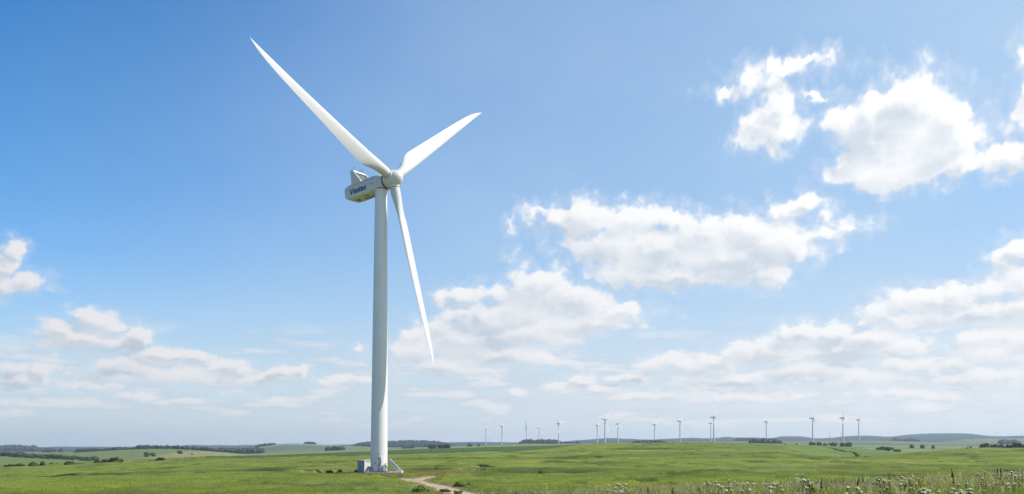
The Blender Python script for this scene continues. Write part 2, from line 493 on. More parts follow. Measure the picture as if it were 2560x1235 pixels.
# rows of the landscape: depth(u) and photo row v(u) where that line of ground is seen
ROWS = [
 ("A",  [(0,430),(600,470),(1000,560),(1500,700),(2600,700)],
        [(-300,1182),(0,1171),(100,1166.5),(200,1162),(310,1157),(420,1153.5),(517,1148.6),(600,1147.5),(700,1145.5),(840,1142),(1012,1139),(1090,1136.7),(1184,1132.8),(1306,1130.5),(1355,1126.5),(1394,1122),(1453,1115),(1492,1111.7),(1550,1110.5),(1697,1109),(1785,1109.2),(1873,1111.7),(1932,1113.3),(2030,1116),(2100,1118.5),(2200,1128),(2265,1135),(2350,1138),(2560,1140),(2900,1142)], 0),
 ("S",  cst(1050),
        [(-300,1183),(0,1172),(310,1158),(500,1149.6),(517,1148.6),(595,1141),(693,1137),(790,1133),(900,1128.7),(968,1126),(1049,1122),(1126,1120.5),(1240,1117),(1336,1114.8),(1424,1112.3),(1460,1111.3),(1550,1112),(1800,1112),(2060,1119),(2200,1126),(2265,1129),(2350,1130),(2560,1131),(2900,1131)], 1),
 ("L",  cst(1500),
        [(-300,1133),(0,1139.8),(100,1145),(234,1151.6),(300,1152),(360,1147),(430,1141),(517,1145),(600,1140),(700,1135.5),(800,1131),(900,1126.5),(1050,1121.3),(1240,1116),(1424,1111.8),(1550,1110.8),(1800,1109.5),(2060,1115),(2200,1119),(2350,1122),(2560,1125),(2900,1125)], 3),
 ("M",  cst(2100),
        [(-300,1138),(0,1136.5),(100,1135),(190,1132),(270,1127),(360,1122),(430,1122),(500,1126),(560,1131),(610,1137),(700,1132.5),(800,1128),(900,1124),(1050,1120.5),(1240,1114),(1310,1108.6),(1424,1110),(1550,1109.5),(1700,1107.5),(1800,1107),(2060,1111),(2200,1113),(2350,1115),(2560,1118),(2900,1118)], 3),
 ("N",  cst(3600),
        [(-300,1133),(0,1132),(200,1130),(300,1127),(400,1126),(500,1128),(560,1127),(600,1122),(640,1117),(700,1109.5),(720,1108.2),(780,1110),(850,1113.5),(900,1115.5),(960,1119),(1050,1119),(1130,1115),(1200,1113),(1300,1109),(1424,1109),(1550,1107.5),(1660,1104.5),(1800,1103),(1950,1102.5),(2060,1101.5),(2200,1101.5),(2350,1106),(2450,1103.5),(2560,1103.5),(2900,1103)], 6),
 ("W",  cst(4700),
        [(-300,1124),(0,1123),(60,1122),(130,1126),(300,1124),(600,1124),(850,1117),(890,1114),(924,1108.5),(960,1108),(1000,1106.5),(1040,1105.5),(1090,1107),(1130,1111),(1200,1112),(1300,1108),(1424,1108),(1550,1105),(1660,1103),(1800,1102),(2060,1100.5),(2200,1100),(2350,1102),(2450,1096),(2560,1095.5),(2900,1096)], 6),
 ("F",  cst(7600),
        [(-300,1117),(0,1121),(72,1119.5),(120,1117.3),(170,1116.6),(300,1118),(400,1117),(480,1113),(520,1114),(640,1113),(900,1112),(1000,1111),(1160,1106),(1190,1104),(1240,1106),(1300,1106.5),(1400,1105),(1440,1102),(1480,1098.5),(1520,1095.5),(1560,1097),(1600,1100),(1640,1099),(1700,1095.5),(1740,1095),(1780,1097),(1820,1092.5),(1840,1095),(1870,1094),(1930,1097),(1955,1091),(2005,1091),(2030,1097),(2060,1097),(2100,1093.5),(2130,1090.5),(2160,1089.5),(2200,1092),(2225,1093),(2240,1091),(2270,1087.5),(2300,1085.3),(2340,1084.6),(2420,1084.8),(2445,1087.5),(2470,1091),(2500,1092),(2560,1090),(2900,1089)], 0),
]
US = np.arange(-1600.0, 4300.0, 6.0)
def row_z(Y, v):
    """height at depth Y so that the point shows at photo row v near the horizon"""
    b = (CV - v) / F
    return Y * (SP + b * CP) / (CP - b * SP)
KY, KZ = [], []
near = [
 (-40, [-1.75]*5), (0, [-1.75]*5), (6, [-1.78]*5), (14, [-2.0,-1.98,-1.92,-1.85,-1.78]), (25, [-2.9,-2.8,-2.55,-2.12,-1.85]),
 (40, [-4.0,-3.8,-3.4,-2.9,-2.35]), (70, [-5.6,-5.4,-5.1,-4.75,-4.2]), (110, [-6.9,-6.5,-6.3,-6.1,-5.8]),
 (160, [-8.1,-7.2,-7.0,-6.8,-6.6]), (222, [-9.0,-7.6,-7.12,-6.9,-6.9]), (300, [-10.2,-8.2,-7.0,-6.2,-5.6])]
for y, zs in near:
    KY.append(np.full_like(US, y)); KZ.append(np.interp(US, [0, 600, 1200, 1700, 2560], zs))
# near crest on the right (B) folds in front of the middle rise
yA = tab(ROWS[0][1], 60)[1]; vA = tab(ROWS[0][2])[1]
zA = row_z(yA, vA)
yB = np.full_like(US, 410.0)
lin_ = KZ[-1] + (zA - KZ[-1]) * (yB - 300) / np.maximum(yA - 300, 1)
vB = tab([(2000,1152),(2100,1149.5),(2170,1146.5),(2240,1143.3),(2270,1138),(2300,1134),(2330,1131.8),(2390,1128),(2450,1125.6),(2560,1124.4),(2900,1121)])[1]
wB = np.clip((US - 1950) / 200, 0, 1); wB = wB * wB * (3 - 2 * wB)
KY.append(yB); KZ.append(lin_ * (1 - wB) + row_z(yB, vB) * wB)
yB2 = np.where(yA > 520, 520.0, yA - 8.0); yB2 = np.maximum(yB2, 421)
lin2 = KZ[-1] + (zA - KZ[-1]) * (yB2 - 410) / np.maximum(yA - 410, 1)
KY.append(yB2); KZ.append(lin2 * (1 - wB) + row_z(yB2, np.maximum(vB + 6, vA + 14)) * wB)
dips = []
KY.append(yA); KZ.append(zA)
for nm, yd, vt, dip in ROWS[1:]:
    y = tab(yd)[1]; KY.append(y); KZ.append(row_z(y, tab(vt, 7.0 if nm == 'F' else 14.0)[1])); dips.append(dip)
KY.append(np.full_like(US, 9000.0)); KZ.append(KZ[-1] - 60.0)
KY.append(np.full_like(US, 9800.0)); KZ.append(KZ[-1] - 10.0)
KY = np.array(KY); KZ = np.array(KZ)
NK = len(KY); I_A = NK - 9

# monotone-slope (pchip-like) tangents down every column
dY = np.diff(KY, axis=0); dl = np.diff(KZ, axis=0) / dY
TG = np.zeros_like(KZ)
for i in range(1, NK - 1):
    ok = dl[i - 1] * dl[i] > 0
    w1 = 2 * dY[i] + dY[i - 1]; w2 = dY[i] + 2 * dY[i - 1]
    with np.errstate(divide='ignore', invalid='ignore'):
        hm = (w1 + w2) / (w1 / dl[i - 1] + w2 / dl[i])
    TG[i] = np.where(ok, hm, 0)
TG[0] = dl[0]; TG[-1] = dl[-1]

def base_z(x, y):
    x = np.asarray(x, float); y = np.asarray(y, float)
    yy = np.maximum(y, 5.0)
    u = np.clip(u_of(x, yy), -1590, 4280)
    fi = (u + 1600.0) / 6.0
    i0 = np.clip(np.floor(fi).astype(int), 0, len(US) - 2); t = fi - i0
    out = np.zeros_like(u); done = np.zeros(u.shape, bool)
    def col(A, k): return A[k][i0] * (1 - t) + A[k][i0 + 1] * t
    for k in range(NK - 1):
        ya, yb = col(KY, k), col(KY, k + 1)
        sel = (~done) & (y <= yb) & (y >= ya) if k else (~done) & (y <= yb)
        if not sel.any(): continue
        s = np.clip((y - ya) / np.maximum(yb - ya, 1e-6), 0, 1); hgt = yb - ya
        z = ((2*s**3-3*s**2+1) * col(KZ, k) + (s**3-2*s**2+s) * hgt * col(TG, k)
             + (-2*s**3+3*s**2) * col(KZ, k + 1) + (s**3-s**2) * hgt * col(TG, k + 1))
        if k >= I_A and k - I_A < len(dips):
            z = z - dips[k - I_A] * np.sin(math.pi * s) ** 2
        out = np.where(sel, z, out); done |= sel
    return out

def hit(u, v, y0=8.0, y1=9000.0):
    """first ground point seen through a photo pixel"""
    d = ray(u, v)
    ys = np.exp(np.linspace(math.log(y0), math.log(y1), 6000))
    zz = base_z(d[0] / d[1] * ys, ys)
    below = np.nonzero(d[2] / d[1] * ys < zz)[0]
    y = ys[below[0]] if len(below) else y1
    return np.array([d[0] / d[1] * y, y, float(base_z(np.array([d[0] / d[1] * y]), np.array([y]))[0])])

# the turbine stands here
HUB = at(982.1, 447.2, 220.0)
PSI, TILT, ROLL, BL, CONE = R(55.3), R(7.3), R(-67.2), 49.1, R(2.8)
nax = np.array([math.sin(PSI) * math.cos(TILT), -math.cos(PSI) * math.cos(TILT), math.sin(TILT)])
hax = np.array([math.cos(PSI), math.sin(PSI), 0.0])
uax = np.cross(nax, hax); uax = uax if uax[2] > 0 else -uax
TX, TY = HUB[0] - 3.95 * math.sin(PSI), HUB[1] + 3.55 * math.cos(PSI)
TZ = float(base_z(np.array([TX]), np.array([TY]))[0])

def seg_dist(x, y, pts):
    d = np.full(np.shape(x), 1e9)
    for (ax, ay), (bx, by) in zip(pts[:-1], pts[1:]):
        vx, vy = bx - ax, by - ay
        t = np.clip(((x - ax) * vx + (y - ay) * vy) / (vx * vx + vy * vy), 0, 1)
        d = np.minimum(d, np.hypot(x - ax - t * vx, y - ay - t * vy))
    return d

def smooth_line(pts, n=10):
    out = []
    for i in range(len(pts) - 1):
        p0 = pts[max(i - 1, 0)]; p1 = pts[i]; p2 = pts[i + 1]; p3 = pts[min(i + 2, len(pts) - 1)]
        for k in range(n):
            t = k / n
            out.append(tuple(0.5 * ((2 * p1[j]) + (-p0[j] + p2[j]) * t + (2*p0[j]-5*p1[j]+4*p2[j]-p3[j]) * t*t + (-p0[j]+3*p1[j]-3*p2[j]+p3[j]) * t**3) for j in range(2)))
    out.append(tuple(pts[-1]))
    return out
def gpts(uv): return [tuple(hit(u, v)[:2]) for u, v in uv]
PATH1 = smooth_line(gpts([(1260,1262),(1195,1247),(1140,1232),(1092,1217),(1048,1208),(1032,1202),(1008,1198)]))
PATH2 = smooth_line(gpts([(1030,1201.5),(1055,1198.5),(1080,1195.5),(1100,1192)]))
TRAM = [smooth_line(gpts(p)) for p in (
    [(-60,1209),(40,1207),(95,1205),(190,1198),(280,1193.5),(360,1191.5),(430,1189.5),(500,1188.5)],
    [(505,1190),(540,1187.5),(590,1185)], [(612,1184.5),(650,1182.5),(690,1183)],
    [(1000,1171),(1060,1171),(1120,1170),(1180,1169),(1215,1172),(1245,1177)],
    [(2070,1122),(2110,1130),(2140,1138),(2170,1147)])]
TRAMW = [1.6, 2.2, 2.2, 1.6, 1.6]

def masks(x, y):
    """crop cover 0..1 (0 on path, pad and tramlines)"""
    e = fbm(x / 5.0, y / 5.0, 3, 3)
    dp = np.minimum(seg_dist(x, y, PATH1), seg_dist(x, y, PATH2))
    w1 = 1.9 + e * 1.4
    path = np.clip((w1 + 0.5 - dp) / 0.8, 0, 1)
    px, py = x - (TX + 7.0), y - (TY - 5.0)
    rr = np.hypot(px / 25.0, py / 24.0) + e * 0.35
    pad = np.clip((1.0 - rr) / 0.06, 0, 1)
    verge = np.clip((5.0 + e * 6 - dp) / 1.5, 0, 1)
    tram = np.zeros_like(x)
    for t, w in zip(TRAM, TRAMW):
        tram = np.maximum(tram, np.clip((w + e * 1.5 - seg_dist(x, y, t)) / 0.5, 0, 1))
    return path, pad, verge, tram

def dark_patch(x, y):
    """hollows where the crop is lower, with shade painted into its colour"""
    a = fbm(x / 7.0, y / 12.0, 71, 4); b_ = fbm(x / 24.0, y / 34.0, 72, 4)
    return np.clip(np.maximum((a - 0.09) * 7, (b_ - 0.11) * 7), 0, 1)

def canopy(x, y, mk=None):
    path, pad, verge, tram = masks(x, y) if mk is None else mk
    on = np.clip((y - 50) / 30, 0, 1) * np.clip((900 - y) / 150, 0, 1)
    crop = (1 - pad) * (1 - verge * 0.8) * (1 - path)
    lump = fbm(x / 9.0, y / 6.0, 11, 4) * 1.1 + fbm(x / 38.0, y / 22.0, 5, 2) * 0.9
    pits = dark_patch(x, y) * 0.55
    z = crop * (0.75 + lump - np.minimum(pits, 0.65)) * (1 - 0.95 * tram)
    z = z + (1 - crop) * (1 - path) * (0.12 + fbm(x / 2.5, y / 2.5, 31, 3) * 0.35 * (1 - path))
    return z * on

def ground_z(x, y):
    return base_z(x, y) + canopy(x, y)

# mesh grid fanning out from a point behind the camera
APEX = 32.0
ts = np.concatenate([np.linspace(-1.0, -0.66, 30, endpoint=False), np.linspace(-0.66, 0.66, 1000), np.linspace(0.66, 1.0, 31)[1:]])
ys = np.concatenate([np.linspace(-31, 60, 50, endpoint=False), np.linspace(60, 110, 60, endpoint=False), np.linspace(110, 290, 230, endpoint=False),
                     np.exp(np.linspace(math.log(290), math.log(760), 190, endpoint=False)), np.exp(np.linspace(math.log(760), math.log(9600), 170))])
YY, TT = np.meshgrid(ys, ts, indexing='ij')
GX = TT * (YY + APEX); GY = YY
mk = masks(GX, GY)
GZb = base_z(GX, GY)
GZ = GZb + canopy(GX, GY, mk)
far_lump = np.clip((GY - 5600) / 1500, 0, 1) * fbm(GX / 90.0, GY / 400.0, 77, 4) * 14.0
GZ = GZ + far_lump

# field colours (crop and wood colours by place, plus painted shade of hollows and swells)
def field_cols(x, y, mk):
    path, pad, verge, tram = mk
    u = u_of(x, np.maximum(y, 5.0)); fi = np.clip((u + 1600) / 6.0, 0, len(US) - 2)
    i0 = fi.astype(int); t = fi - i0
    Yr = lambda k: KY[k][i0] * (1 - t) + KY[k][i0 + 1] * t
    b = np.zeros(x.shape + (3,))
    def put(m, c):
        m = np.clip(m, 0, 1)[..., None]
        b[:] = b * (1 - m) + np.array(c) * m
    n1 = fbm(x / 30.0, y / 18.0, 41, 4); n2 = fbm(x / 7.0, y / 5.0, 42, 3)
    crop = np.array([0.165, 0.200, 0.030])
    b[:] = crop * (1 + 0.5 * n1[..., None] + 0.6 * n2[..., None] + 0.75 * fbm(x / 130.0, y / 48.0, 46, 3)[..., None])  # widest noise paints the light and dark bands of rolling swells
    dk = fbm(x / 15.0, y / 16.0, 73, 4)
    put(dark_patch(x, y) * 0.92, (0.042, 0.078, 0.011))  # shade of the hollows, painted into the crop colour
    put(np.clip((-dk - 0.12) * 7, 0, 1) * 0.5, (0.205, 0.235, 0.070))
    # yellower fresh grass low on the left
    put((fbm(x / 22.0, y / 9.0, 51, 3) + 0.05) * 4 * np.clip((200 - y) / 60, 0, 1), (0.190, 0.230, 0.026))
    # right-hand fields beyond the fold
    nA = I_A
    yA_, yB_ = Yr(nA), Yr(nA - 2)
    put(((y > yB_ + 40) & (u > 1990)) * np.clip((u - 1990) / 120, 0, 1) * 0.8, (0.135, 0.17, 0.05))
    put(np.clip((y - 330) / 250, 0, 1) * np.clip((u - 1500) / 400, 0, 1) * 0.45, (0.11, 0.17, 0.045))
    a = y > yA_ + 3
    put(a, (0.135, 0.17, 0.045))
    # dark strip of another crop behind the near crest
    put(a & (y < Yr(nA + 1)) & (u > 515) & (u < 1490), (0.062, 0.104, 0.024))
    put(a & (y < Yr(nA + 1)) & (u <= 515), (0.14, 0.17, 0.035))
    # beyond: fields in bands
    s = a & (y > Yr(nA + 1))
    put(s & (u < 330), (0.120, 0.168, 0.034))
    put(s & (u >= 330) & (u < 620), (0.225, 0.215, 0.075))
    put(s & (u >= 620), (0.20, 0.22, 0.08))
    m_ = y > Yr(nA + 2)
    diag = (u - 310) * 0.33 - (y - 1500) * 0.12
    put(m_ & (u < 640), (0.13, 0.165, 0.048))
    put(m_ & (u < 640) & (diag > 0) & (u > 250), (0.215, 0.21, 0.075))
    put(m_ & (u >= 640), (0.17, 0.19, 0.07))
    m2 = y > Yr(nA + 3)
    put(m2, (0.14, 0.16, 0.06))
    put(m2 & (u > 640) & (u < 860) & (y > 3250), (0.19, 0.20, 0.12))
    put(m2 & (u > 640) & (u < 830) & (y < 3250) & (y > 2700), (0.075, 0.14, 0.085))
    # stripes of different crops on the plain to the right
    st = vnoise(y / 330.0 + x / 2600.0, x / 1500.0, 61)
    put((y > Yr(nA + 1)) * (u > 1450) * np.clip((st - 0.55) * 6, 0, 1), (0.11, 0.155, 0.065))
    put((y > Yr(nA + 1)) * (u > 1450) * np.clip((0.32 - st) * 6, 0, 1), (0.185, 0.215, 0.09))
    put((y > 2250) & (y < 3000) & (u > 2120) & (u < 2470), (0.070, 0.105, 0.075))
    # wooded far hills
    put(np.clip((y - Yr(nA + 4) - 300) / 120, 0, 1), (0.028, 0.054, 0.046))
    put(((y > 3750) & (y < 4700)) * np.clip((u - 2340) / 80, 0, 1), (0.12, 0.16, 0.09))
    # grazed pad, verge, path edge
    gz = np.array([0.215, 0.175, 0.045]); 
    put(pad * (0.75 + n2 * 1.2), gz)
    put(pad * np.clip(n1 * 5 - 0.4, 0, 1) * 0.8, (0.33, 0.25, 0.12))
    put(verge * (1 - pad) * 0.5, (0.175, 0.19, 0.045))
    put(path, (0.33, 0.255, 0.175))
    put(np.clip((60 - y) / 20, 0, 1), (0.075, 0.085, 0.030))
    return np.clip(b, 0.005, 1)
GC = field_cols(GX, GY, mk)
nr, nc = GX.shape
idx = np.arange(nr * nc).reshape(nr, nc)
quads = np.stack([idx[:-1, :-1], idx[:-1, 1:], idx[1:, 1:], idx[1:, :-1]], -1).reshape(-1, 4)
gm, N, b = new_mat('field_ground')
nt = gm.node_tree
ca = nt.nodes.new('ShaderNodeAttribute'); ca.attribute_name = 'col'
geo = nt.nodes.new('ShaderNodeNewGeometry')
n1 = N.noise(geo.outputs['Position'], 2.5, 6, 0.7).outputs[0]
n2 = N.noise(N.vm('MULTIPLY', geo.outputs['Position'], (0.05, 0.03, 0)), 1.0, 6, 0.65).outputs[0]
c = N.vm('SCALE', ca.outputs['Color'], scale=N.m('MULTIPLY', N.lin(n1, 0.3, 0.7, 0.66, 1.34), N.lin(n2, 0.3, 0.7, 0.85, 1.15)))
nt.links.new(c, b.inputs['Base Color'])
b.inputs['Roughness'].default_value = 0.9
b.inputs['Specular IOR Level'].default_value = 0.1
bp = nt.nodes.new('ShaderNodeBump'); bp.inputs['Strength'].default_value = 0.85; bp.inputs['Distance'].default_value = 0.6
nt.links.new(N.noise(geo.outputs['Position'], 1.3, 7, 0.75).outputs[0], bp.inputs['Height'])
nt.links.new(bp.outputs[0], b.inputs['Normal'])
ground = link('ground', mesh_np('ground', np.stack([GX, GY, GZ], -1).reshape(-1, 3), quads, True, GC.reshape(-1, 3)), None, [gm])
tag(ground, kind='structure')

# the dirt track: a draped strip of its own
def strip(name, line, w, mat, lift=0.05, seed=0):
    V, Q = [], []
    L = np.array(line); T = np.gradient(L, axis=0); T /= np.linalg.norm(T, axis=1)[:, None]
    Nn = np.stack([-T[:, 1], T[:, 0]], 1)
    K = 9
    for i in range(len(L)):
        wl = w * (1 + 0.35 * float(fbm(np.array([i * .35]), np.array([seed + .5]), 5, 3)[0]))
        for k in range(K):
            f = (k / (K - 1) * 2 - 1)
            jit = 0.35 * float(fbm(np.array([i * .8 + 50 * (f > 0)]), np.array([seed + 3.5]), 9, 3)[0]) * (abs(f) > .99)
            V.append(L[i] + Nn[i] * (wl * f + jit))
    V = np.array(V)
    z = base_z(V[:, 0], V[:, 1]) + lift
    f = np.tile(np.linspace(-1, 1, K), len(L))
    z = z - 0.05 * np.exp(-((np.abs(f) - 0.45) / 0.16) ** 2) - 0.05 * (np.abs(f) > .99)
    for i in range(len(L) - 1):
        for k in range(K - 1):
            a = i * K + k
            Q.append((a, a + 1, a + K + 1, a + K))
    o = link(name, mesh_np(name, np.column_stack([V, z]), Q, True), None, [mat])
    return o
pm, N, b = new_mat('dirt_track')
nt = pm.node_tree
geo = nt.nodes.new('ShaderNodeNewGeometry')
n1 = N.noise(geo.outputs['Position'], 0.8, 8, 0.7).outputs[0]
c = N.mix(N.lin(n1, 0.35, 0.65), (0.33, 0.215, 0.13, 1), (0.52, 0.375, 0.245, 1))
n3 = N.noise(geo.outputs['Position'], 9.0, 4, 0.7).outputs[0]
c = N.vm('SCALE', c, scale=N.lin(n3, 0.3, 0.7, 0.8, 1.15))
nt.links.new(c, b.inputs['Base Color']); b.inputs['Roughness'].default_value = 0.95
bp = nt.nodes.new('ShaderNodeBump'); bp.inputs['Strength'].default_value = 0.7; bp.inputs['Distance'].default_value = 0.08
nt.links.new(n3, bp.inputs['Height']); nt.links.new(bp.outputs[0], b.inputs['Normal'])
p1 = strip('path', PATH1, 1.75, pm, 0.07, 1)
tag(p1, kind='structure')
p2 = strip('path', PATH2, 2.2, pm, 0.085, 4)
tag(p2, kind='structure')

# ------------------------------------------------------------------ haze
hb = bpy.data.meshes.new('haze')
bm = bmesh.new(); bmesh.ops.create_cube(bm, size=1.0)
zlo = float(GZ.min()) - 1.0
bmesh.ops.scale(bm, vec=(20400, 9800, 118 - zlo), verts=bm.verts)
bmesh.ops.translate(bm, vec=(0, 4900 - 60, (118 + zlo) / 2), verts=bm.verts)
bm.to_mesh(hb); bm.free()
hm = bpy.data.materials.new('haze_air'); hm.use_nodes = True
hm.node_tree.nodes.clear()
pv = hm.node_tree.nodes.new('ShaderNodeVolumePrincipled')
pv.inputs['Color'].default_value = (0.76, 0.885, 1.0, 1)
pv.inputs['Density'].default_value = HAZE_D if 'HAZE_D' in globals() else 7e-5
pv.inputs['Anisotropy'].default_value = 0.2
ho = hm.node_tree.nodes.new('ShaderNodeOutputMaterial')
hm.node_tree.links.new(pv.outputs[0], ho.inputs['Volume'])
haze = link('haze', hb, None, [hm])
tag(haze, kind='stuff')

# ------------------------------------------------------------------ the big turbine
def V3(a): return Vector((float(a[0]), float(a[1]), float(a[2])))
Hv, Nx, Hx, Ux = V3(HUB), V3(nax), V3(hax), V3(uax)

def blade_rings(L, r0=1.55, root=1.25, cmax=4.15, nseg=46, npt=20):
    """rings of a turbine blade in its own frame: z along the blade, x = leading edge, y = upwind"""
    rings = []
    for i in range(nseg + 1):
        f = (i / nseg)
        r = r0 + (L - r0) * (f ** 1.15)
        s = (r - r0) / (L - r0)
        # chord
        if s < 0.045: ch = 2 * root
        elif s < 0.21:
            k = (s - 0.045) / 0.165; k = k * k * (3 - 2 * k); ch = 2 * root + (cmax - 2 * root) * k
        else:
            k = (s - 0.21) / 0.79; ch = cmax * (0.66 * (1 - k) ** 1.05 + 0.34 * (1 - k ** 10))
        ch = max(ch, 0.05)
        if s > 0.965: ch *= max(0.12, math.sqrt(max(0, 1 - ((s - 0.965) / 0.0352) ** 2)))
        blend = min(1, max(0, (s - 0.04) / 0.16)); blend = blend * blend * (3 - 2 * blend)
        th = (1 - blend) * 1.0 + blend * (0.46 - 0.26 * min(1, (s - 0.2) / 0.6) if s > 0.2 else 0.46)
        tw = R(17) * max(0, 1 - s / 0.8) ** 1.4 + R(4)
        # leading edge stays straight, trailing edge bulges
        x_le = root + 0.10 * (1 - abs(2 * s - 1)) - s * 1.15
        pre = 1.2 * s ** 2.2
        pts = []
        for j in range(npt):
            a = 2 * math.pi * j / npt
            cx, cy = math.cos(a), math.sin(a)
            xx = (1 - cx) / 2               # 0 at leading edge, 1 at trailing edge
            prof = 5 * 0.2 * (1.4845 * math.sqrt(max(xx, 0)) - 0.63 * xx - 1.758 * xx**2 + 1.4215 * xx**3 - 0.5075 * xx**4)
            foil = prof * math.copysign(1, cy) * (1.0 if cy > 0 else 0.85)
            y = (1 - blend) * cy * 0.5 + blend * foil * 0.5
            px, py = x_le - ch * xx - 0.0, ch * th * y
            # twist about the pitch axis
            c_, s_ = math.cos(tw), math.sin(tw)
            pts.append(Vector((px * c_ - py * s_, px * s_ + py * c_ + pre, r)))
        rings.append(pts)
    return rings

FOOT = TZ + 0.30        # the tower stands on a low slab
base_e = empty('wind_turbine', (TX, TY, FOOT))
tag(base_e, 'huge white wind turbine with blue lettering on its nacelle, towering over the near field', 'wind turbine')
TB = Vector((TX, TY, FOOT))
def loc(p): return Vector(p) - TB           # world -> turbine frame

# tower
H_T = HUB[2] - 1.95 - FOOT
rings = []
for i in range(61):
    f = i / 60
    r = 2.12 + (1.53 - 2.12) * (0.25 * f + 0.75 * f ** 1.25)
    rings.append([Vector((r * math.cos(a), r * math.sin(a), f * H_T)) for a in [2 * math.pi * k / 72 for k in range(72)]])
mb = MB(); mb.loft(rings)
tower = mb.build('tower', M['tower'], base_e, True, R(40))
def tower_r(z):
    f = z / H_T
    return 2.12 + (1.53 - 2.12) * (0.25 * f + 0.75 * f ** 1.25)
def ring_band(z, h, dr, mat, name):
    r = tower_r(z) + dr
    mb = MB(); n = 72
    mb.loft([[Vector((rr * math.cos(2*math.pi*k/n), rr * math.sin(2*math.pi*k/n), zz)) for k in range(n)] for rr, zz in ((r - dr - .05, z), (r, z), (r, z + h), (r - dr - .05, z + h))])
    return mb.build(name, mat, tower, True, R(40))
ring_band(0.02, 0.30, 0.16, M['steel'], 'base_flange')
for zf in (0.29, 0.62):
    ring_band(H_T * zf, 0.05, 0.012, M['tower'], 'section_flange')
ring_band(H_T - 0.30, 0.34, 0.14, M['ring'], 'yaw_ring')

# door, on the side turned to the camera and a little to the right
DA = R(-81.0)
def on_tower(ang, z, dr=0.0):
    r = tower_r(z) + dr
    return Vector((r * math.cos(ang), r * math.sin(ang), z))
def oval(ang, z0, w, h, dr0, dr1, n=28):
    """a rounded plate bent round the tower"""
    a, b_ = [], []
    for k in range(n):
        t = 2 * math.pi * k / n
        ex = math.copysign(abs(math.cos(t)) ** 0.8, math.cos(t)) * w / 2
        ez = math.copysign(abs(math.sin(t)) ** 0.75, math.sin(t)) * h / 2
        zz = z0 + h / 2 + ez; an = ang + ex / tower_r(zz)
        a.append(on_tower(an, zz, dr0)); b_.append(on_tower(an, zz, dr1))
    return a, b_
mb = MB()
o0, o1 = oval(DA, 1.20, 1.34, 2.85, -0.06, 0.16); i0, i1 = oval(DA, 1.38, 0.94, 2.45, -0.06, 0.165)
mb.loft([o0, o1, i1, i0], False, False)
door = mb.build('door_frame', M['white'], base_e, True, R(40))
mb = MB(); mb.loft(list(oval(DA, 1.39, 0.92, 2.43, -0.05, 0.045)), False, True)
dp = mb.build('door', M['doorpanel'], base_e, True, R(30))
for zz in (2.15, 2.55):
    mb = MB(); mb.tube(on_tower(DA - .13, zz, .07), on_tower(DA + .13, zz, .07), 0.045, n=6)
    mb.build('vent', M['steel'], dp)
mb = MB(); mb.tube(on_tower(DA + .16, 2.5, .05), on_tower(DA + .16, 2.5, .14), 0.05, n=6)
mb.build('handle', M['darksteel'], dp)
mb = MB()
q = on_tower(DA + .02, 4.55, 0); mb.tube(q, q * 1.0 + Vector((0.02, -0.42, 0.05)), 0.05, n=8); mb.tube(q + Vector((0.05, -0.42, -0.20)), q + Vector((-0.02, -0.42, 0.16)), 0.17, 0.09, n=10)
mb.build('door_lamp', M['darksteel'], base_e)
mb = MB(); q = on_tower(R(-108), 2.25, 0.03); mb.box(q, (0.16, 0.12, 0.38), Matrix.Rotation(R(-18), 3, 'Z'), 0.02)
mb.build('vent', M['darksteel'], base_e)

# nacelle: lofted shell along the rotor axis (a = metres behind the hub centre)
def npnt(a, w, t): return loc(Hv - Nx * a + Hx * w + Ux * t)
def nsec(a, w, tb, tt, rnd):
    pts = []
    n = 6
    cs = [(w - rnd, tt - rnd, 0), (-(w - rnd), tt - rnd, 90), (-(w - rnd), tb + rnd, 180), (w - rnd, tb + rnd, 270)]
    for cx, cy, a0 in cs:
        for k in range(n + 1):
            an = R(a0 + 90 * k / n)
            pts.append(npnt(a, cx + rnd * math.cos(an), cy + rnd * math.sin(an)))
    return pts
mb = MB()
secs = [(2.25, 1.72, -1.75, 1.70, 1.45), (2.9, 1.95, -1.92, 1.88, 1.15), (4.2, 2.08, -2.0, 1.98, 0.75), (7.5, 2.15, -2.06, 2.02, 0.60), (11.5, 2.15, -2.06, 2.0, 0.55),
        (13.6, 2.12, -1.95, 1.92, 0.55), (14.9, 2.02, -1.45, 1.60, 0.50), (15.25, 1.85, -1.15, 1.35, 0.42)]
mb.loft([nsec(*s) for s in secs])
nac = mb.build('nacelle', M['nacelle'], base_e, True, R(35))
def wrap_band(a0, a1, sec, grow):
    mb = MB()
    s0 = list(sec); r = []
    for aa, g in ((a0, -0.03), (a0, grow), (a1, grow), (a1, -0.03)):
        r.append(nsec(aa, s0[1] + g, s0[2] - g, s0[3] + g, s0[4]))
    return mb.loft(r, False, False)
wrap_band(2.10, 2.34, (0, 1.72, -1.75, 1.70, 1.45), 0.05).build('hub_seal', M['ring'], nac, True, R(35))
# seams and hatches on the flank and the belly
mb = MB()
def seam(a0, t0, a1, t1, w=-2.155, th=0.035):
    p, q = npnt(a0, w, t0), npnt(a1, w, t1)
    mb.tube(p, q, th, n=5)
seam(4.4, 1.25, 9.2, 1.25)
seam(4.6, -0.1, 5.9, -0.1); seam(4.6, -0.16, 5.9, -0.16)
mb.build('panel_seam', M['seam'], nac)
def belly(a0, a1, w0, w1, dz=0.02):
    mb = MB()
    t = -2.065 - dz
    p = [npnt(a0, w0, t), npnt(a1, w0, t), npnt(a1, w1, t), npnt(a0, w1, t)]
    p2 = [x + V3(uax) * 0.05 for x in p]
    mb.loft([p, p2])
    return mb
belly(11.6, 12.5, -0.55, 0.5).build('belly_hatch', M['ring'], nac)
belly(8.0, 9.2, -1.5, -0.2).build('belly_hatch', M['seam'], nac)
belly(6.2, 10.6, 0.2, 1.4, 0.01).build('belly_hatch', M['seam'], nac)

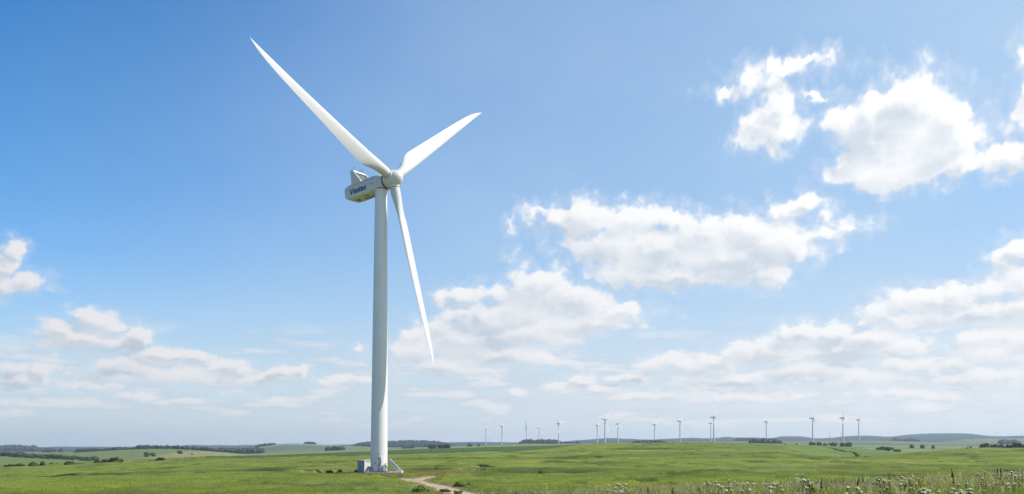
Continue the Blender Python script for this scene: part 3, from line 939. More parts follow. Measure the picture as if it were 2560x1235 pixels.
# lettering on the flank
cu = bpy.data.curves.new('lettering', 'FONT')
cu.body = "Vestas"
cu.size = 2.25; cu.shear = 0.22; cu.offset = 0.055; cu.extrude = 0.02; cu.space_character = 0.96
to = bpy.data.objects.new('lettering_source', cu); COL.objects.link(to)
bpy.context.view_layer.update()
dg = bpy.context.evaluated_depsgraph_get()
tm = bpy.data.meshes.new_from_object(to.evaluated_get(dg))
bpy.data.objects.remove(to)
co = np.array([v.co[:] for v in tm.vertices])
# the full stop is drawn small, like the mark on the photograph
wmin, wmax = co[:, 0].min(), co[:, 0].max()
LW = 5.8
sx = LW / (wmax - wmin)
for v in tm.vertices:
    a = 13.1 - (v.co.x - wmin) * sx
    v.co = npnt(a, -2.155 - 0.03 - v.co.z, -0.95 + v.co.y * 0.95)
let = link('lettering', tm, nac, [M['blue']])
mb = MB(); q = npnt(13.1 - LW - 0.22, -2.17, -0.86); mb.tube(q, q - Hx * 0.04, 0.10, n=10); mb.build('lettering', M['blue'], nac)
# the winding may be mirrored by the mapping: harmless for a thin solid letter

# cooler on the roof, at the back
mb = MB()
def fin(w, dw):
    prof = [(12.05, 1.35), (8.6, 1.25), (9.0, 2.05), (11.15, 5.15), (11.5, 5.35), (12.15, 5.25)]
    A = [npnt(a, w, t) for a, t in prof]; B = [npnt(a, w + dw, t) for a, t in prof]
    mb.loft([A, B])
fin(-2.45, 0.34); fin(2.30, 0.34)
A = []
for w in (-2.11, 2.30):
    A.append([npnt(12.15, w, 4.95), npnt(11.15, w, 4.90), npnt(11.2, w, 5.3), npnt(12.1, w, 5.24)])
mb.loft(A)
A = []
for w in (-2.11, 2.30):
    A.append([npnt(11.3, w, 1.9), npnt(9.3, w, 1.95), npnt(9.4, w, 2.25), npnt(11.3, w, 2.25)])
mb.loft(A)
cool = mb.build('cooler_frame', M['nacelle'], nac)
mb = MB()
A = []
for w in (-2.11, 2.30):
    A.append([npnt(9.95, w, 2.26), npnt(10.3, w, 2.26), npnt(11.8, w, 4.92), npnt(11.5, w, 4.92)])
mb.loft(A)
rad = mb.build('radiator', M['radiator'], cool)
mb = MB()
for k in range(1, 6):
    w = -2.11 + 4.41 * k / 6
    mb.tube(npnt(9.9, w, 2.3), npnt(11.45, w, 4.9), 0.05, n=5)
for k in range(1, 4):
    f = k / 4
    mb.tube(npnt(9.9 + 1.55 * f, -2.1, 2.3 + 2.6 * f), npnt(9.9 + 1.55 * f, 2.28, 2.3 + 2.6 * f), 0.04, n=5)
mb.build('radiator_bars', M['steel'], cool)
for w, hgt in ((-1.6, 1.1), (0.6, 0.9), (1.4, 1.2)):
    mb = MB()
    p = npnt(11.7, w, 5.25)
    mb.tube(p, p + Vector((0, 0, hgt)), 0.035, n=5)
    mb.tube(p + Vector((-0.22, 0, hgt * .8)), p + Vector((0.22, 0, hgt * .8)), 0.03, n=5)
    mb.tube(p + Vector((0.18, 0, hgt * .8)), p + Vector((0.18, 0, hgt)), 0.07, n=6)
    mb.build('wind_sensor', M['darksteel'], nac)

# spinner
mb = MB()
prof = [(2.05, 1.74), (1.7, 1.98), (1.0, 2.16), (0.2, 2.24), (-0.7, 2.16), (-1.5, 1.88), (-2.15, 1.45), (-2.6, 0.95), (-2.82, 0.45), (-2.88, 0.06)]
mb.loft([[npnt(a, r * math.cos(t), r * math.sin(t)) for t in [2 * math.pi * k / 56 for k in range(56)]] for a, r in prof])
spin = mb.build('spinner', M['nacelle'], base_e, True)
rg = blade_rings(BL)
bme = None
for k in range(3):
    a = ROLL + k * 2 * math.pi / 3
    rad_ = Hx * math.sin(a) + Ux * math.cos(a)
    zax = (rad_ * math.cos(CONE * 0.6) + Nx * math.sin(CONE * 0.6)).normalized()
    # clockwise seen from the front: leading edge runs ahead
    xax = (Hx * math.cos(a) - Ux * math.sin(a))
    xax = (xax - zax * xax.dot(zax)).normalized()
    yax = Nx - zax * Nx.dot(zax); yax = (yax - xax * yax.dot(xax)).normalized()
    mat = Matrix((xax, yax, zax)).transposed().to_4x4()
    mat.translation = loc(Hv)
    if bme is None:
        mb = MB(); mb.loft(rg)
        bo = mb.build('blade', M['blade'], base_e, True, R(50)); bme = bo.data
        mb = MB()
        n = 40
        prof = [(1.75, 1.2), (1.75, 1.40), (2.28, 1.40), (2.28, 1.2)]
        mb.loft([[Vector((rr * math.cos(2*math.pi*q/n), rr * math.sin(2*math.pi*q/n), zz)) for q in range(n)] for zz, rr in prof], False, False)
        c_me = mb.build('blade_collar', M['nacelle'], bo, True, R(40)).data
        mb = MB()
        prof = [(2.28, 1.2), (2.28, 1.32), (2.42, 1.32), (2.42, 1.2)]
        mb.loft([[Vector((rr * math.cos(2*math.pi*q/n), rr * math.sin(2*math.pi*q/n), zz)) for q in range(n)] for zz, rr in prof], False, False)
        s_me = mb.build('root_seal', M['steel'], bo, True, R(40)).data
    else:
        bo = bpy.data.objects.new('blade', bme); COL.objects.link(bo); bo.parent = base_e
        for nm, me in (('blade_collar', c_me), ('root_seal', s_me)):
            q_ = bpy.data.objects.new(nm, me); COL.objects.link(q_); q_.parent = bo
    bo.matrix_local = mat

# ------------------------------------------------------------------ things at the foot of the tower
def gz(x, y): return float(base_z(np.array([x]), np.array([y]))[0])
# base plate
yp = TY - 2.9
xl, xr = at(914, 1180, yp)[0], at(1005, 1180, yp)[0]
mb = MB(); mb.box(((xl + xr) / 2, TY - 1.0, TZ + 0.05), (xr - xl, 4.6, 0.62), None, 0.04)
pl = mb.build('concrete_slab', M['concrete'])
tag(pl, 'long low pale concrete slab that the tall turbine tower stands on', 'slab')
SZ = TZ + 0.36                         # top of the slab

# transformer cabinet behind the tower on the left
def to_xy(u, Y): return at(u, 1180, Y)[0]
cc = empty('transformer_cabinet', (to_xy(905.0, TY + 1.2), TY + 1.2 + 4.6, TZ + 0.05), R(43))
tag(cc, 'boxy pale transformer cabinet with its shaded side coloured dark grey, left of the tower foot', 'cabinet')
mb = MB(); mb.box((0, 0, 1.5), (2.6, 3.2, 2.96), None, 0.03)
body = mb.build('body', M['cabinet'], cc)
mb = MB(); mb.box((0, 0, 3.06), (2.8, 3.4, 0.16), None, 0.03); mb.build('roof', M['cabinet'], cc)
# louvred doors, the side's shade painted into their grey (local -X faces the camera-left)
for s in (-1, 1):
    mb = MB(); mb.box((-1.325, s * 0.77, 1.45), (0.06, 1.48, 2.7), None, 0.015)
    d = mb.build('door', M['cabinet_shade'], cc)
    mb = MB(); mb.box((-1.375, s * 0.14, 1.4), (0.05, 0.06, 0.4)); mb.build('handle', M['darksteel'], d)
mb = MB(); mb.box((-1.33, -1.585, 1.5), (0.12, 0.10, 2.96)); mb.box((-1.33, 0, 2.90), (0.10, 3.2, 0.10)); mb.build('corner_trim', M['rust'], cc)
mb = MB()
mb.box((0.1, -1.62, 2.75), (1.7, 0.06, 0.14)); mb.build('vent', M['seam'], cc)

# slanting white ramp beam to the right of the tower
ra = empty('sloping_ramp', (to_xy(985, TY - 1.4), TY - 1.4, SZ))
tag(ra, 'white sloping ramp beam leaning against the right side of the tower', 'ramp')
ox = to_xy(985, TY - 1.4)
p_hi = Vector((to_xy(972.5, TY - 1.4) - ox, 0, 3.05)); p_lo = Vector((to_xy(1000.5, TY - 1.4) - ox, 0, 0.06))
d = (p_lo - p_hi).normalized(); nrm = Vector((-d.z, 0, d.x))
if nrm.z < 0: nrm = -nrm
for yy, nm in ((-0.55, 'ramp_beam'), (0.55, 'ramp_beam')):
    mb = MB()
    hw = 0.37
    ring = lambda p: [p + nrm * hw + Vector((0, yy - .13, 0)), p + nrm * hw + Vector((0, yy + .13, 0)), p - nrm * hw + Vector((0, yy + .13, 0)), p - nrm * hw + Vector((0, yy - .13, 0))]
    mb.loft([ring(p_hi), ring(p_lo)]); bmo = mb.build(nm, M['white'], ra)
    if yy < 0:
        mb = MB()
        q0, q1 = p_hi + d * 0.5 + nrm * 0.12, p_lo - d * 0.35 + nrm * 0.12
        r2 = lambda p: [p + nrm * .075 + Vector((0, yy - .142, 0)), p + nrm * .075 + Vector((0, yy - .10, 0)), p - nrm * .075 + Vector((0, yy - .10, 0)), p - nrm * .075 + Vector((0, yy - .142, 0))]
        mb.loft([r2(q0), r2(q1)]); mb.build('groove', M['steel'], bmo)
mb = MB()
for k in range(14):
    p = p_hi.lerp(p_lo, (k + .5) / 14); mb.box(p, (0.30, 0.84, 0.05))
mb.build('treads', M['white'], ra)
mb = MB(); mb.box((p_lo.x + 0.30, 0, 0.22), (0.5, 1.5, 0.52), None, 0.03); mb.build('end_block', M['white'], ra)
mb = MB()
for x0, x1, zt in ((-1.5, -0.35, 1.9), (-0.7, 0.15, 1.35)):
    mb.tube((x0, -.3, zt), (x1, -.3, 0.03), 0.025, n=5)
mb.tube((-1.5, -.3, 1.0), (-0.5, -.3, 0.9), 0.025, n=5); mb.tube((-1.2, -.3, 0.03), (-1.2, -.3, 1.6), 0.02, n=5)
mb.build('guard_rail', M['steel'], ra)

# steps below the door
st = empty('entry_steps', (to_xy(957, TY - 3.0), TY - 3.0, SZ))
tag(st, 'short dark steel steps with handrails under the tower door', 'steps')
mb = MB(); mb.box((-0.55, 0.35, 0.92), (1.2, 1.0, 0.07)); mb.build('landing', M['steel'], st)
for k in range(4):
    mb = MB(); mb.box((0.22 + k * 0.25, 0.35, 0.74 - k * 0.19), (0.26, 0.9, 0.05)); mb.build('tread', M['steel'], st)
for yy in (-0.15, 0.85):
    mb = MB()
    mb.tube((-1.1, yy, 0.0), (-1.1, yy, 1.9), 0.045, n=6); mb.tube((-1.1, yy, 1.9), (-0.2, yy, 1.15), 0.05, n=6)
    mb.tube((-0.2, yy, 1.3), (0.95, yy, 1.3), 0.055, n=6); mb.tube((0.7, yy, 1.75), (1.35, yy, 0.0), 0.06, n=6)
    mb.tube((-0.2, yy, 0.0), (-0.2, yy, 1.3), 0.04, n=6)
    mb.build('handrail', M['darksteel'], st)
# leaning grating and two small dark control boxes to the left of the door
le = empty('leaning_grating', (to_xy(917, TY - 2.5), TY - 2.5, SZ))
tag(le, 'small pale grating panel propped aslant in front of the cabinet', 'panel')
mb = MB()
mb.loft([[Vector((-0.55, 0, 0)), Vector((0.15, 0, 0)), Vector((0.15, .06, 0)), Vector((-0.55, .06, 0))], [Vector((0.25, .25, 1.45)), Vector((0.5, .25, 1.45)), Vector((0.5, .31, 1.45)), Vector((0.25, .31, 1.45))]])
mb.build('panel', M['steel'], le)
mb = MB(); mb.tube((-.58, -.01, 0), (.24, .24, 1.5), 0.04, n=6); mb.tube((.16, -.01, 0), (.52, .24, 1.5), 0.04, n=6); mb.build('rim', M['cabinet'], le)
for uu, hh, ww, lb in ((924.2, 1.32, 0.62, 'wider dark control box standing beside the leaning grating'), (929.2, 1.18, 0.30, 'narrower dark control box standing against the tower foot')):
    e_ = empty('control_box', (to_xy(uu, TY - 2.35), TY - 2.35, SZ)); tag(e_, lb, 'control box', 'dark control boxes at the tower foot')
    mb = MB(); mb.box((0, 0, hh / 2), (ww, 0.4, hh), None, 0.02); mb.build('body', M['darksteel'], e_)
    mb = MB(); mb.box((0, -0.21, hh / 2), (ww * .8, 0.03, hh * .85), None, 0.01); mb.build('door', M['steel'], e_)

# ------------------------------------------------------------------ distant turbines
FAR = [(1214.7,1072.3,1109.8,.44,56,30,'first from the left, small and white, of the far turbines'),
 (1255,1066,1109.8,.44,38,54,'second from the left of the far turbines, all blades spread in a Y'),
 (1315.9,1068.4,1106.8,.42,25,110,'pale far turbine over the left half of the long dark wood'),
 (1347.5,1071.3,1108,.50,59,12,'small far turbine in front of the long dark wood, one blade straight up'),
 (1396.3,1059.2,1109.4,.52,44,74,'white far turbine at the right end of the long dark wood'),
 (1492.6,1063.5,1108,.42,56,54,'thin pale far turbine just left of the tall one in the middle of the row'),
 (1511.6,1047.9,1110.4,.56,50,42,'tall white far turbine between two smaller ones near the middle of the row'),
 (1544.2,1060,1109.8,.42,56,0,'far turbine just right of the tall one near the middle of the row'),
 (1635.7,1061.5,1104.5,.42,56,54,'lone thin far turbine rising behind the low wood on the crest'),
 (1699.2,1052.7,1109.4,.46,58,44,'mid-sized white far turbine on the highest part of the green crest'),
 (1783.6,1043.4,1109,.54,66,2,'tallest far turbine, overlapping a smaller one behind it'),
 (1776,1058.2,1102,.42,70,110,'small hazy far turbine half hidden behind the tallest far one'),
 (1914.5,1054.7,1101,.44,72,10,'grey far turbine behind the oblong wood'),
 (2030.3,1046,1105.9,.44,74,8,'grey far turbine above a row of round bushes'),
 (2105.9,1045,1106.4,.52,47,104,'large grey far turbine at the right, with a wide blade spread'),
 (2145.4,1049.8,1098.6,.48,59,16,'rightmost of the far turbines, grey and slender')]
GRP = 'distant turbines along the horizon'
proto = {}
HT = 74.0
for (hu, hv, bv, lr, ps, ro, lb) in FAR:
    Yd = F * HT / (bv - hv)
    top = at(hu, hv, Yd); hz = float(top[2])
    gx, gy = float(at(hu + (hu - 1280) * .0022 + 0.3, bv, Yd)[0]), Yd
    e_ = empty('distant_turbine', (gx, gy, hz - HT))
    tag(e_, lb, 'wind turbine', GRP)
    Lb = lr * HT * 1.1
    if not proto:
        mb = MB(); mb.loft([[Vector((r * math.cos(2*math.pi*k/16), r * math.sin(2*math.pi*k/16), z)) for k in range(16)] for z, r in ((-25, 2.25), (0, 2.2), (40, 1.85), (72.5, 1.4))])
        t_ = mb.build('tower', M['far_white'], e_, True, R(40)); proto['tower'] = t_.data
        mb = MB(); mb.loft([[Vector((x, y, z)) for x, z in ((-w, -h), (w, -h), (w, h * .8), (w * .6, h), (-w * .6, h), (-w, h * .8))] for y, w, h in ((-3.2, 1.6, 1.6), (-1, 2.0, 2.0), (7.5, 2.0, 1.9), (9.5, 1.5, 1.4))])
        t_ = mb.build('nacelle', M['nacelle'], e_); proto['nacelle'] = t_.data
        mb = MB(); mb.loft([[Vector((r * math.cos(2*math.pi*k/16), y, r * math.sin(2*math.pi*k/16))) for k in range(16)] for y, r in ((0.9, 1.9), (0, 2.1), (-1.4, 1.7), (-2.2, .9), (-2.5, .1))])
        t_ = mb.build('spinner', M['far_white'], e_, True); proto['spinner'] = t_.data
        mb = MB(); mb.loft(blade_rings(36.0, 1.3, 1.0, 3.4, 22, 12)); t_ = mb.build('blade', M['far_white'], e_, True, R(60)); proto['blade'] = t_.data
        for ch in list(e_.children): bpy.data.objects.remove(ch)
    rotz = Matrix.Rotation(R(ps), 4, 'Z')
    for nm in ('tower', 'nacelle', 'spinner'):
        o = bpy.data.objects.new(nm, proto[nm]); COL.objects.link(o); o.parent = e_
        if nm == 'nacelle': o.matrix_local = Matrix.Translation((0, 0, HT)) @ rotz
        if nm == 'spinner': o.matrix_local = Matrix.Translation((0, 0, HT)) @ rotz @ Matrix.Translation((0, -4.2, 0))
    for k in range(3):
        o = bpy.data.objects.new('blade', proto['blade']); COL.objects.link(o); o.parent = e_
        a = R(ro + 120 * k)
        z_ = Vector((math.sin(a), 0, math.cos(a))); x_ = Vector((math.cos(a), 0, -math.sin(a))); y_ = Vector((0, -1, 0))
        mm = Matrix((x_, y_, z_)).transposed().to_4x4()
        sc_ = Matrix.Diagonal((1.6, 1.2, Lb / 36.0, 1))
        o.matrix_local = Matrix.Translation((0, 0, HT)) @ rotz @ Matrix.Translation((0, -4.2, 0)) @ mm @ sc_

# ------------------------------------------------------------------ trees, bushes and woods
def ico(sub):
    bm = bmesh.new(); bmesh.ops.create_icosphere(bm, subdivisions=sub, radius=1.0)
    v = np.array([x.co[:] for x in bm.verts]); f = np.array([[y.index for y in x.verts] for x in bm.faces]); bm.free()
    return v, f
ICO2 = ico(2); ICO1 = ico(1)

def crown_arrays(r_, lobes, leaves, leaf, flat=0.0):
    """lumpy lobes with leaf-sized faces standing out of them; unit width -1..1, height 0..1"""
    VV, FF = [], []; n = 0
    for (cx, cy, cz, rx, rz) in lobes:
        v, f = ICO2
        d = 1 + 0.28 * fbm(v[:, 0] * 2.2 + cx * 7 + 40, v[:, 1] * 2.2 + v[:, 2] * 3.1 + cz * 9 + 40, int(r_.integers(1000)), 3)[:, None] * 2
        p = v * d * np.array([rx, rx, rz]) * 0.9 + np.array([cx, cy, cz])
        p[:, 2] = np.maximum(p[:, 2], 0.0)
        VV.append(p); FF.append(f + n); n += len(p)
        k = leaves
        dirn = r_.normal(size=(k, 3)); dirn /= np.linalg.norm(dirn, axis=1)[:, None]
        rad = r_.uniform(0.80, 1.16, (k, 1))
        c = dirn * rad * np.array([rx, rx, rz]) + np.array([cx, cy, cz])
        c[:, 2] = np.maximum(c[:, 2], 0.02)
        a = r_.normal(size=(k, 3)); a /= np.linalg.norm(a, axis=1)[:, None]
        b_ = np.cross(a, dirn); b_ /= np.linalg.norm(b_, axis=1)[:, None] + 1e-6
        s = r_.uniform(0.6, 1.3, (k, 1)) * leaf
        tri = np.stack([c + a * s, c - a * s * .6 + b_ * s * .8, c - a * s * .6 - b_ * s * .8], 1).reshape(-1, 3)
        VV.append(tri); FF.append(np.arange(3 * k).reshape(-1, 3) + n); n += 3 * k
    return np.concatenate(VV), np.concatenate(FF)

def crown_mesh(seed, kind):
    r_ = np.random.default_rng(seed)
    lobes = []
    if kind == 'tree':
        for i in range(9):
            a = r_.uniform(0, 6.28); q = r_.uniform(0.1, 0.55)
            lobes.append((q * math.cos(a), q * math.sin(a), r_.uniform(0.18, 0.80), r_.uniform(0.30, 0.48), r_.uniform(0.16, 0.24)))
        lobes.append((0, 0, 0.55, 0.62, 0.38))
    else:
        for i in range(8):
            a = r_.uniform(0, 6.28); q = r_.uniform(0.2, 0.68)
            rz = r_.uniform(0.22, 0.38)
            lobes.append((q * math.cos(a), q * math.sin(a), r_.uniform(0.1, 0.62), r_.uniform(0.24, 0.42), rz * .8))
        lobes.append((0, 0, 0.38, 0.62, 0.48))
    v, f = crown_arrays(r_, lobes, 130, 0.085)
    return mesh_np('crown', v, f, False)
TREES = [crown_mesh(s, 'tree') for s in (3, 4, 5, 6)]
BUSH = [crown_mesh(s, 'bush') for s in (13, 14, 15, 16, 17)]
mb = MB(); mb.loft([[Vector((r * math.cos(2*math.pi*k/8), r * math.sin(2*math.pi*k/8), z)) for k in range(8)] for z, r in ((-0.05, .075), (.1, .05), (.35, .04), (.6, .02))])
for s in (-1, 1, .4):
    mb.tube((0, 0, .25), (.3 * s, .2 * s * s - .1, .55), .025, .01, 6)
TRUNK = mb.build('trunk', M['bark']).data
bpy.data.objects.remove([o for o in COL.objects if o.data == TRUNK][0])
_cache = {}
def with_mat(me, mat):
    k = (me.name, mat.name)
    if k not in _cache:
        c = me.copy(); c.materials.clear(); c.materials.append(mat); _cache[k] = c
    return _cache[k]

def ground_of(u, v, Y=None):
    if Y is None: return hit(u, v)
    x = at(u, v, Y)[0]
    return np.array([x, Y, float(base_z(np.array([x]), np.array([Y]))[0])])

def plant(name, u0, u1, vt, vb, label, cat, mat, kind='bush', group=None, Y=None, sink=0.04):
    uc = (u0 + u1) / 2
    g = ground_of(uc, vb, Y)
    mpp = g[1] / F
    w = (u1 - u0) * mpp; h = max((vb - vt) * mpp, 0.3)
    z0 = g[2]
    h = max(h * .6, float(at(uc, vt, g[1])[2]) - z0)
    e_ = empty(name, (g[0], g[1], z0 - sink * h), random.uniform(0, 6.28))
    tag(e_, label, cat, group)
    me = with_mat(random.choice(TREES if kind == 'tree' else BUSH), mat)
    c = bpy.data.objects.new('crown' if kind == 'tree' else 'foliage', me); COL.objects.link(c); c.parent = e_
    if kind == 'tree':
        c.scale = (w * .54, w * .54, h * 1.0); c.location = (0, 0, -h * 0.04)
        t = bpy.data.objects.new('trunk', with_mat(TRUNK, M['bark'])); COL.objects.link(t); t.parent = e_; t.scale = (w * .5, w * .5, h)
    else:
        c.scale = (w * .56, w * .56, h * 1.18)
        t = bpy.data.objects.new('stem', with_mat(TRUNK, M['bark'])); COL.objects.link(t); t.parent = e_; t.scale = (w * .25, w * .25, h * .8)
    return e_
L_, LO, LBn, LF = M['leaf'], M['leaf_olive'], M['leaf_brown'], M['leaf_far']
GB = 'bushes along the left field edge'
for a in [
 (10,42,1160.5,1172,'low dark bush at the left end of the field-edge bushes',LO),(34,66,1158.5,1171,'wider dark bush next to the left end of the field-edge bushes',LO),
 (69,97,1154.5,1168.5,'brownish round bush between dark field-edge bushes',LBn),(98,115,1153,1167,'blue-grey round bush right of the brownish one',L_),
 (157,190,1152.5,1165,'larger dark bush of the pair with a low tail, left field edge',LO),(183,212,1157.5,1164,'low tail bush on the right of a larger dark one, left field edge',LO),
 (234,256,1150,1161.5,'greyish bush left of the tallest dark field-edge pair',L_),(254,279,1147,1160.5,'left bush of the tallest dark field-edge pair',LO),(273,309,1142.5,1160,'tallest dark bush on the left field edge',LO),
 (368,390,1150.5,1155.5,'low flat bush at the left foot of a lopsided one on the crest',LO),(385,415,1143,1155,'lopsided dark bush alone on the left part of the crest',LO),
 (440,449,1149.5,1152.5,'tiny bush, left of two specks on the crest',LO),(478,488,1145,1150.5,'tiny round bush, right of two specks on the crest',LO)]:
    yA0 = float(np.interp(hit((a[0]+a[1])/2, a[3]-6)[0], [-1e9, 1e9], [0, 0])) if False else None
    ya = float(np.interp((a[0] + a[1]) / 2, US, KY[I_A]))
    plant('bush', a[0], a[1], a[2], a[3], a[4], 'bush', a[5], 'bush', GB, Y=ya - 8)
for a in [(119,136,1156,1162.5,'small grey bush in the dip behind the left field edge, left one',L_),(136,148,1157,1164.5,'small grey bush in the dip behind the left field edge, right one',L_)]:
    plant('bush', *a[:4], a[4], 'bush', a[5], 'bush', 'small bushes in the left dip', Y=900)
for a in [(359,373,1129,1140.8,'taller narrow tree of the pair on the pale left hillside'),(371,391,1130,1139.5,'broader tree of the pair on the pale left hillside')]:
    plant('tree', *a[:4], a[4], 'tree', L_, 'tree', 'pair of trees on the pale hillside', Y=1650)
for a in [(443,456,1126,1129,'long flat shrub high on the pale left hillside'),(476,485,1133.5,1135.5,'tiny flat shrub below the long one on the pale hillside')]:
    plant('bush', *a[:4], a[4], 'bush', L_, 'bush', 'shrubs on the pale left hillside', Y=1800)
# hedgerow of trees on the left
ords = ['first','second','third','fourth','fifth','sixth','seventh','eighth','ninth','tenth','eleventh','twelfth','thirteenth','fourteenth']
us_ = np.linspace(12, 236, 14)
for i, uu in enumerate(us_):
    vb = np.interp(uu, [0, 100, 234], [1140.6, 1145.6, 1152.4]); hgt = random.uniform(11.0, 15.0); wv = random.uniform(25, 34)
    plant('hedgerow_tree', uu - wv / 2, uu + wv / 2, vb - hgt, vb, f'{ords[i]} tree from the left in the long dark hedgerow', 'tree', L_, 'tree', 'trees of the long left hedgerow', Y=1480 + random.uniform(-15, 15))
# copse right of the big tower
for a in [(1067,1096,1110.5,1122.5,'broad left tree of the dark copse right of the tower'),(1093,1113,1110,1122,'middle tree of the dark copse right of the tower'),(1109,1127,1109.5,1122,'right tree of the dark copse right of the tower')]:
    plant('copse_tree', *a[:4], a[4], 'tree', L_, 'tree', 'dark copse behind the dark green strip', Y=1300)
for a in [(1003,1013,1116.5,1120.5,'left shrub of the faint row beyond the dark strip'),(1012,1024,1117.5,1120.8,'middle shrub of the faint row beyond the dark strip'),(1021,1035,1116.5,1120.8,'right shrub of the faint row beyond the dark strip')]:
    plant('shrub', *a[:4], a[4], 'bush', L_, 'bush', 'faint row of shrubs beyond the dark strip', Y=2300)
for a in [(1166,1182,1108.5,1114.2,'hazy shrub left of the first far turbine'),(1193,1200,1109,1113,'tiny hazy shrub nearest the first far turbine')]:
    plant('shrub', *a[:4], a[4], 'bush', L_, 'bush', 'hazy shrubs by the first far turbine', Y=2600)
for a in [(1490,1502,1109.2,1112.5,'little shrub on the crest under the tall middle turbine')]:
    plant('shrub', *a[:4], a[4], 'bush', L_, 'bush', None, Y=1300)
GR = 'round bushes on the pale plain at the right'
for a in [(1957,1966,1109,1112.6,'small round bush, left of two lone dots right of the oblong wood'),(1987,1996,1109,1112.6,'small round bush, right of two lone dots right of the oblong wood'),
 (2023,2042,1105,1112.8,'bush at the foot of the grey turbine, left in its row'),(2042,2056,1105,1112.8,'round dark bush second in the row under the grey turbine'),(2057,2068,1108,1112.8,'smallest bush in the row under the grey turbine'),
 (2070,2097,1106,1112.9,'oblong bush right of the row under the grey turbine'),(2099,2119,1106.5,1113.4,'left bush at the foot of the large grey turbine'),(2113,2134,1105.3,1113.6,'right bush at the foot of the large grey turbine'),
 (2275,2286,1110.5,1116,'left of three tiny mounds of scrub on the plain'),(2301,2312,1111,1116,'middle of three tiny mounds of scrub on the plain'),(2328,2338,1112.4,1116,'right of three tiny mounds of scrub on the plain')]:
    plant('bush', *a[:4], a[4], 'bush', L_, 'bush', GR, Y=1560 if a[0] < 2200 else 1650)
GS = 'dark shrubs in the fold of the right-hand fields'
for a in [(2193,2232,1116.5,1129.5,'large spreading bush in the fold of the right-hand fields'),(2232,2253,1123,1132,'squat bush right of the large spreading one in the fold'),
 (2299,2313,1127.8,1131.5,'flat scrub just above the right-hand crest, left of two'),(2326,2340,1127,1130.5,'flat scrub just above the right-hand crest, right of two'),
 (2399,2408,1120,1126,'small bush left of a wider one on the right-hand crest'),(2407,2431,1117.5,1126,'wide low bush near the big trees at the right edge')]:
    plant('bush', *a[:4], a[4], 'bush', L_, 'bush', GS, Y=1000 if a[0] < 2260 else 520)
GT = 'big dark trees at the right edge'
for a in [(2446,2482,1104,1126,'tallest dark tree of the clump at the right edge'),(2468,2504,1106,1126,'tree leaning on the tallest one at the right edge'),(2492,2520,1107,1125,'middle tree of the dark clump at the right edge'),
 (2512,2536,1109,1125,'lower tree in the dark clump at the right edge'),(2528,2556,1105,1125,'second tallest tree of the dark clump at the right edge'),(2550,2590,1106,1125,'tree cut off by the right edge of the picture')]:
    plant('tree', *a[:4], a[4], 'tree', L_, 'tree', GT, Y=760)

def wood(label, pts, Y0, Y1, n, hgt, name='woodland', seed=0, mat=None, leaf=True):
    """far wood: many lumpy crowns in one mass; pts = (u, base row v) along its front edge"""
    r_ = np.random.default_rng(seed + 100)
    VV, FF = [], []; k = 0
    P_ = np.array(pts, float)
    for i in range(n):
        f = r_.random(); u = np.interp(f, np.linspace(0, 1, len(P_)), P_[:, 0])
        edge = min(1.0, 0.45 + 4 * min(f, 1 - f))
        Y = Y0 + (Y1 - Y0) * r_.random()
        x = at(u, 1110, Y)[0]; z = float(base_z(np.array([x]), np.array([Y]))[0])
        h = hgt * r_.uniform(0.7, 1.15) * edge; w = h * r_.uniform(0.45, 0.75)
        v, fc = ICO2
        d = 1 + 0.5 * fbm(v[:, 0] * 2 + i * 3.1, v[:, 1] * 2 + v[:, 2] * 2.7 + i, seed, 3)[:, None]
        p = v * d * np.array([w, w, h * .55]) + np.array([x, Y, z + h * .5])
        VV.append(p); FF.append(fc + k); k += len(p)
        m = 40
        dn = r_.normal(size=(m, 3)); dn /= np.linalg.norm(dn, axis=1)[:, None]
        c = dn * np.array([w, w, h * .55]) * r_.uniform(.9, 1.15, (m, 1)) + np.array([x, Y, z + h * .5])
        s = w * .22
        tri = (c[:, None, :] + r_.normal(size=(m, 3, 3)) * s * .7).reshape(-1, 3)
        VV.append(tri); FF.append(np.arange(3 * m).reshape(-1, 3) + k); k += 3 * m
    o = link(name, mesh_np(name, np.concatenate(VV), np.concatenate(FF)), None, [mat or LF])
    tag(o, label, 'wood', None, 'stuff')
    return o
wood('blue-dark wood on the skyline at the left edge', [(-60,1128),(105,1131)], 4300, 4700, 200, 20, seed=1)
wood('thin line of trees beyond the left hedgerow', [(108,1131),(160,1132)], 3550, 3650, 14, 16, seed=2)
wood('line of wood along the far left rise', [(186,1132),(255,1131)], 2350, 2430, 44, 9, seed=3)
wood('second line of wood along the far left rise', [(248,1130),(325,1128)], 2300, 2370, 44, 7.5, seed=4)
wood('treeline along the crest of the pale left hill', [(326,1124),(360,1122),(430,1122),(500,1126),(560,1131)], 2100, 2130, 150, 8, seed=5)
wood('dark wood filling the valley in the middle distance', [(540,1130),(600,1136),(660,1132)], 2300, 2950, 300, 12, seed=6)
wood('patch of wood on the slope right of the valley', [(638,1118),(690,1110)], 3400, 3520, 50, 8.5, seed=7)
wood('clump of trees on the skyline of the far hill', [(760,1112),(792,1113)], 3500, 3560, 30, 8, seed=8)
wood('hedge clump on the hillside left of the tower', [(813,1126),(864,1124)], 2150, 2220, 30, 9, seed=9)
wood('wooded hill behind the foot of the tower', [(880,1118),(924,1112),(1040,1106),(1130,1112)], 3750, 4700, 900, 11.5, seed=10)
wood('long dark wood behind the far turbines', [(1298,1108),(1405,1108)], 3300, 3550, 120, 15, seed=11)
wood('low dark wood on the green crest', [(1577,1108),(1668,1108)], 2500, 2600, 80, 10, seed=12)
wood('oblong dark wood beyond the crest', [(1872,1110),(1954,1110)], 2300, 2420, 80, 11, seed=13)
wood('low wood on the far plain behind the oblong one', [(1835,1103),(1925,1103)], 4400, 4600, 70, 15, seed=14)
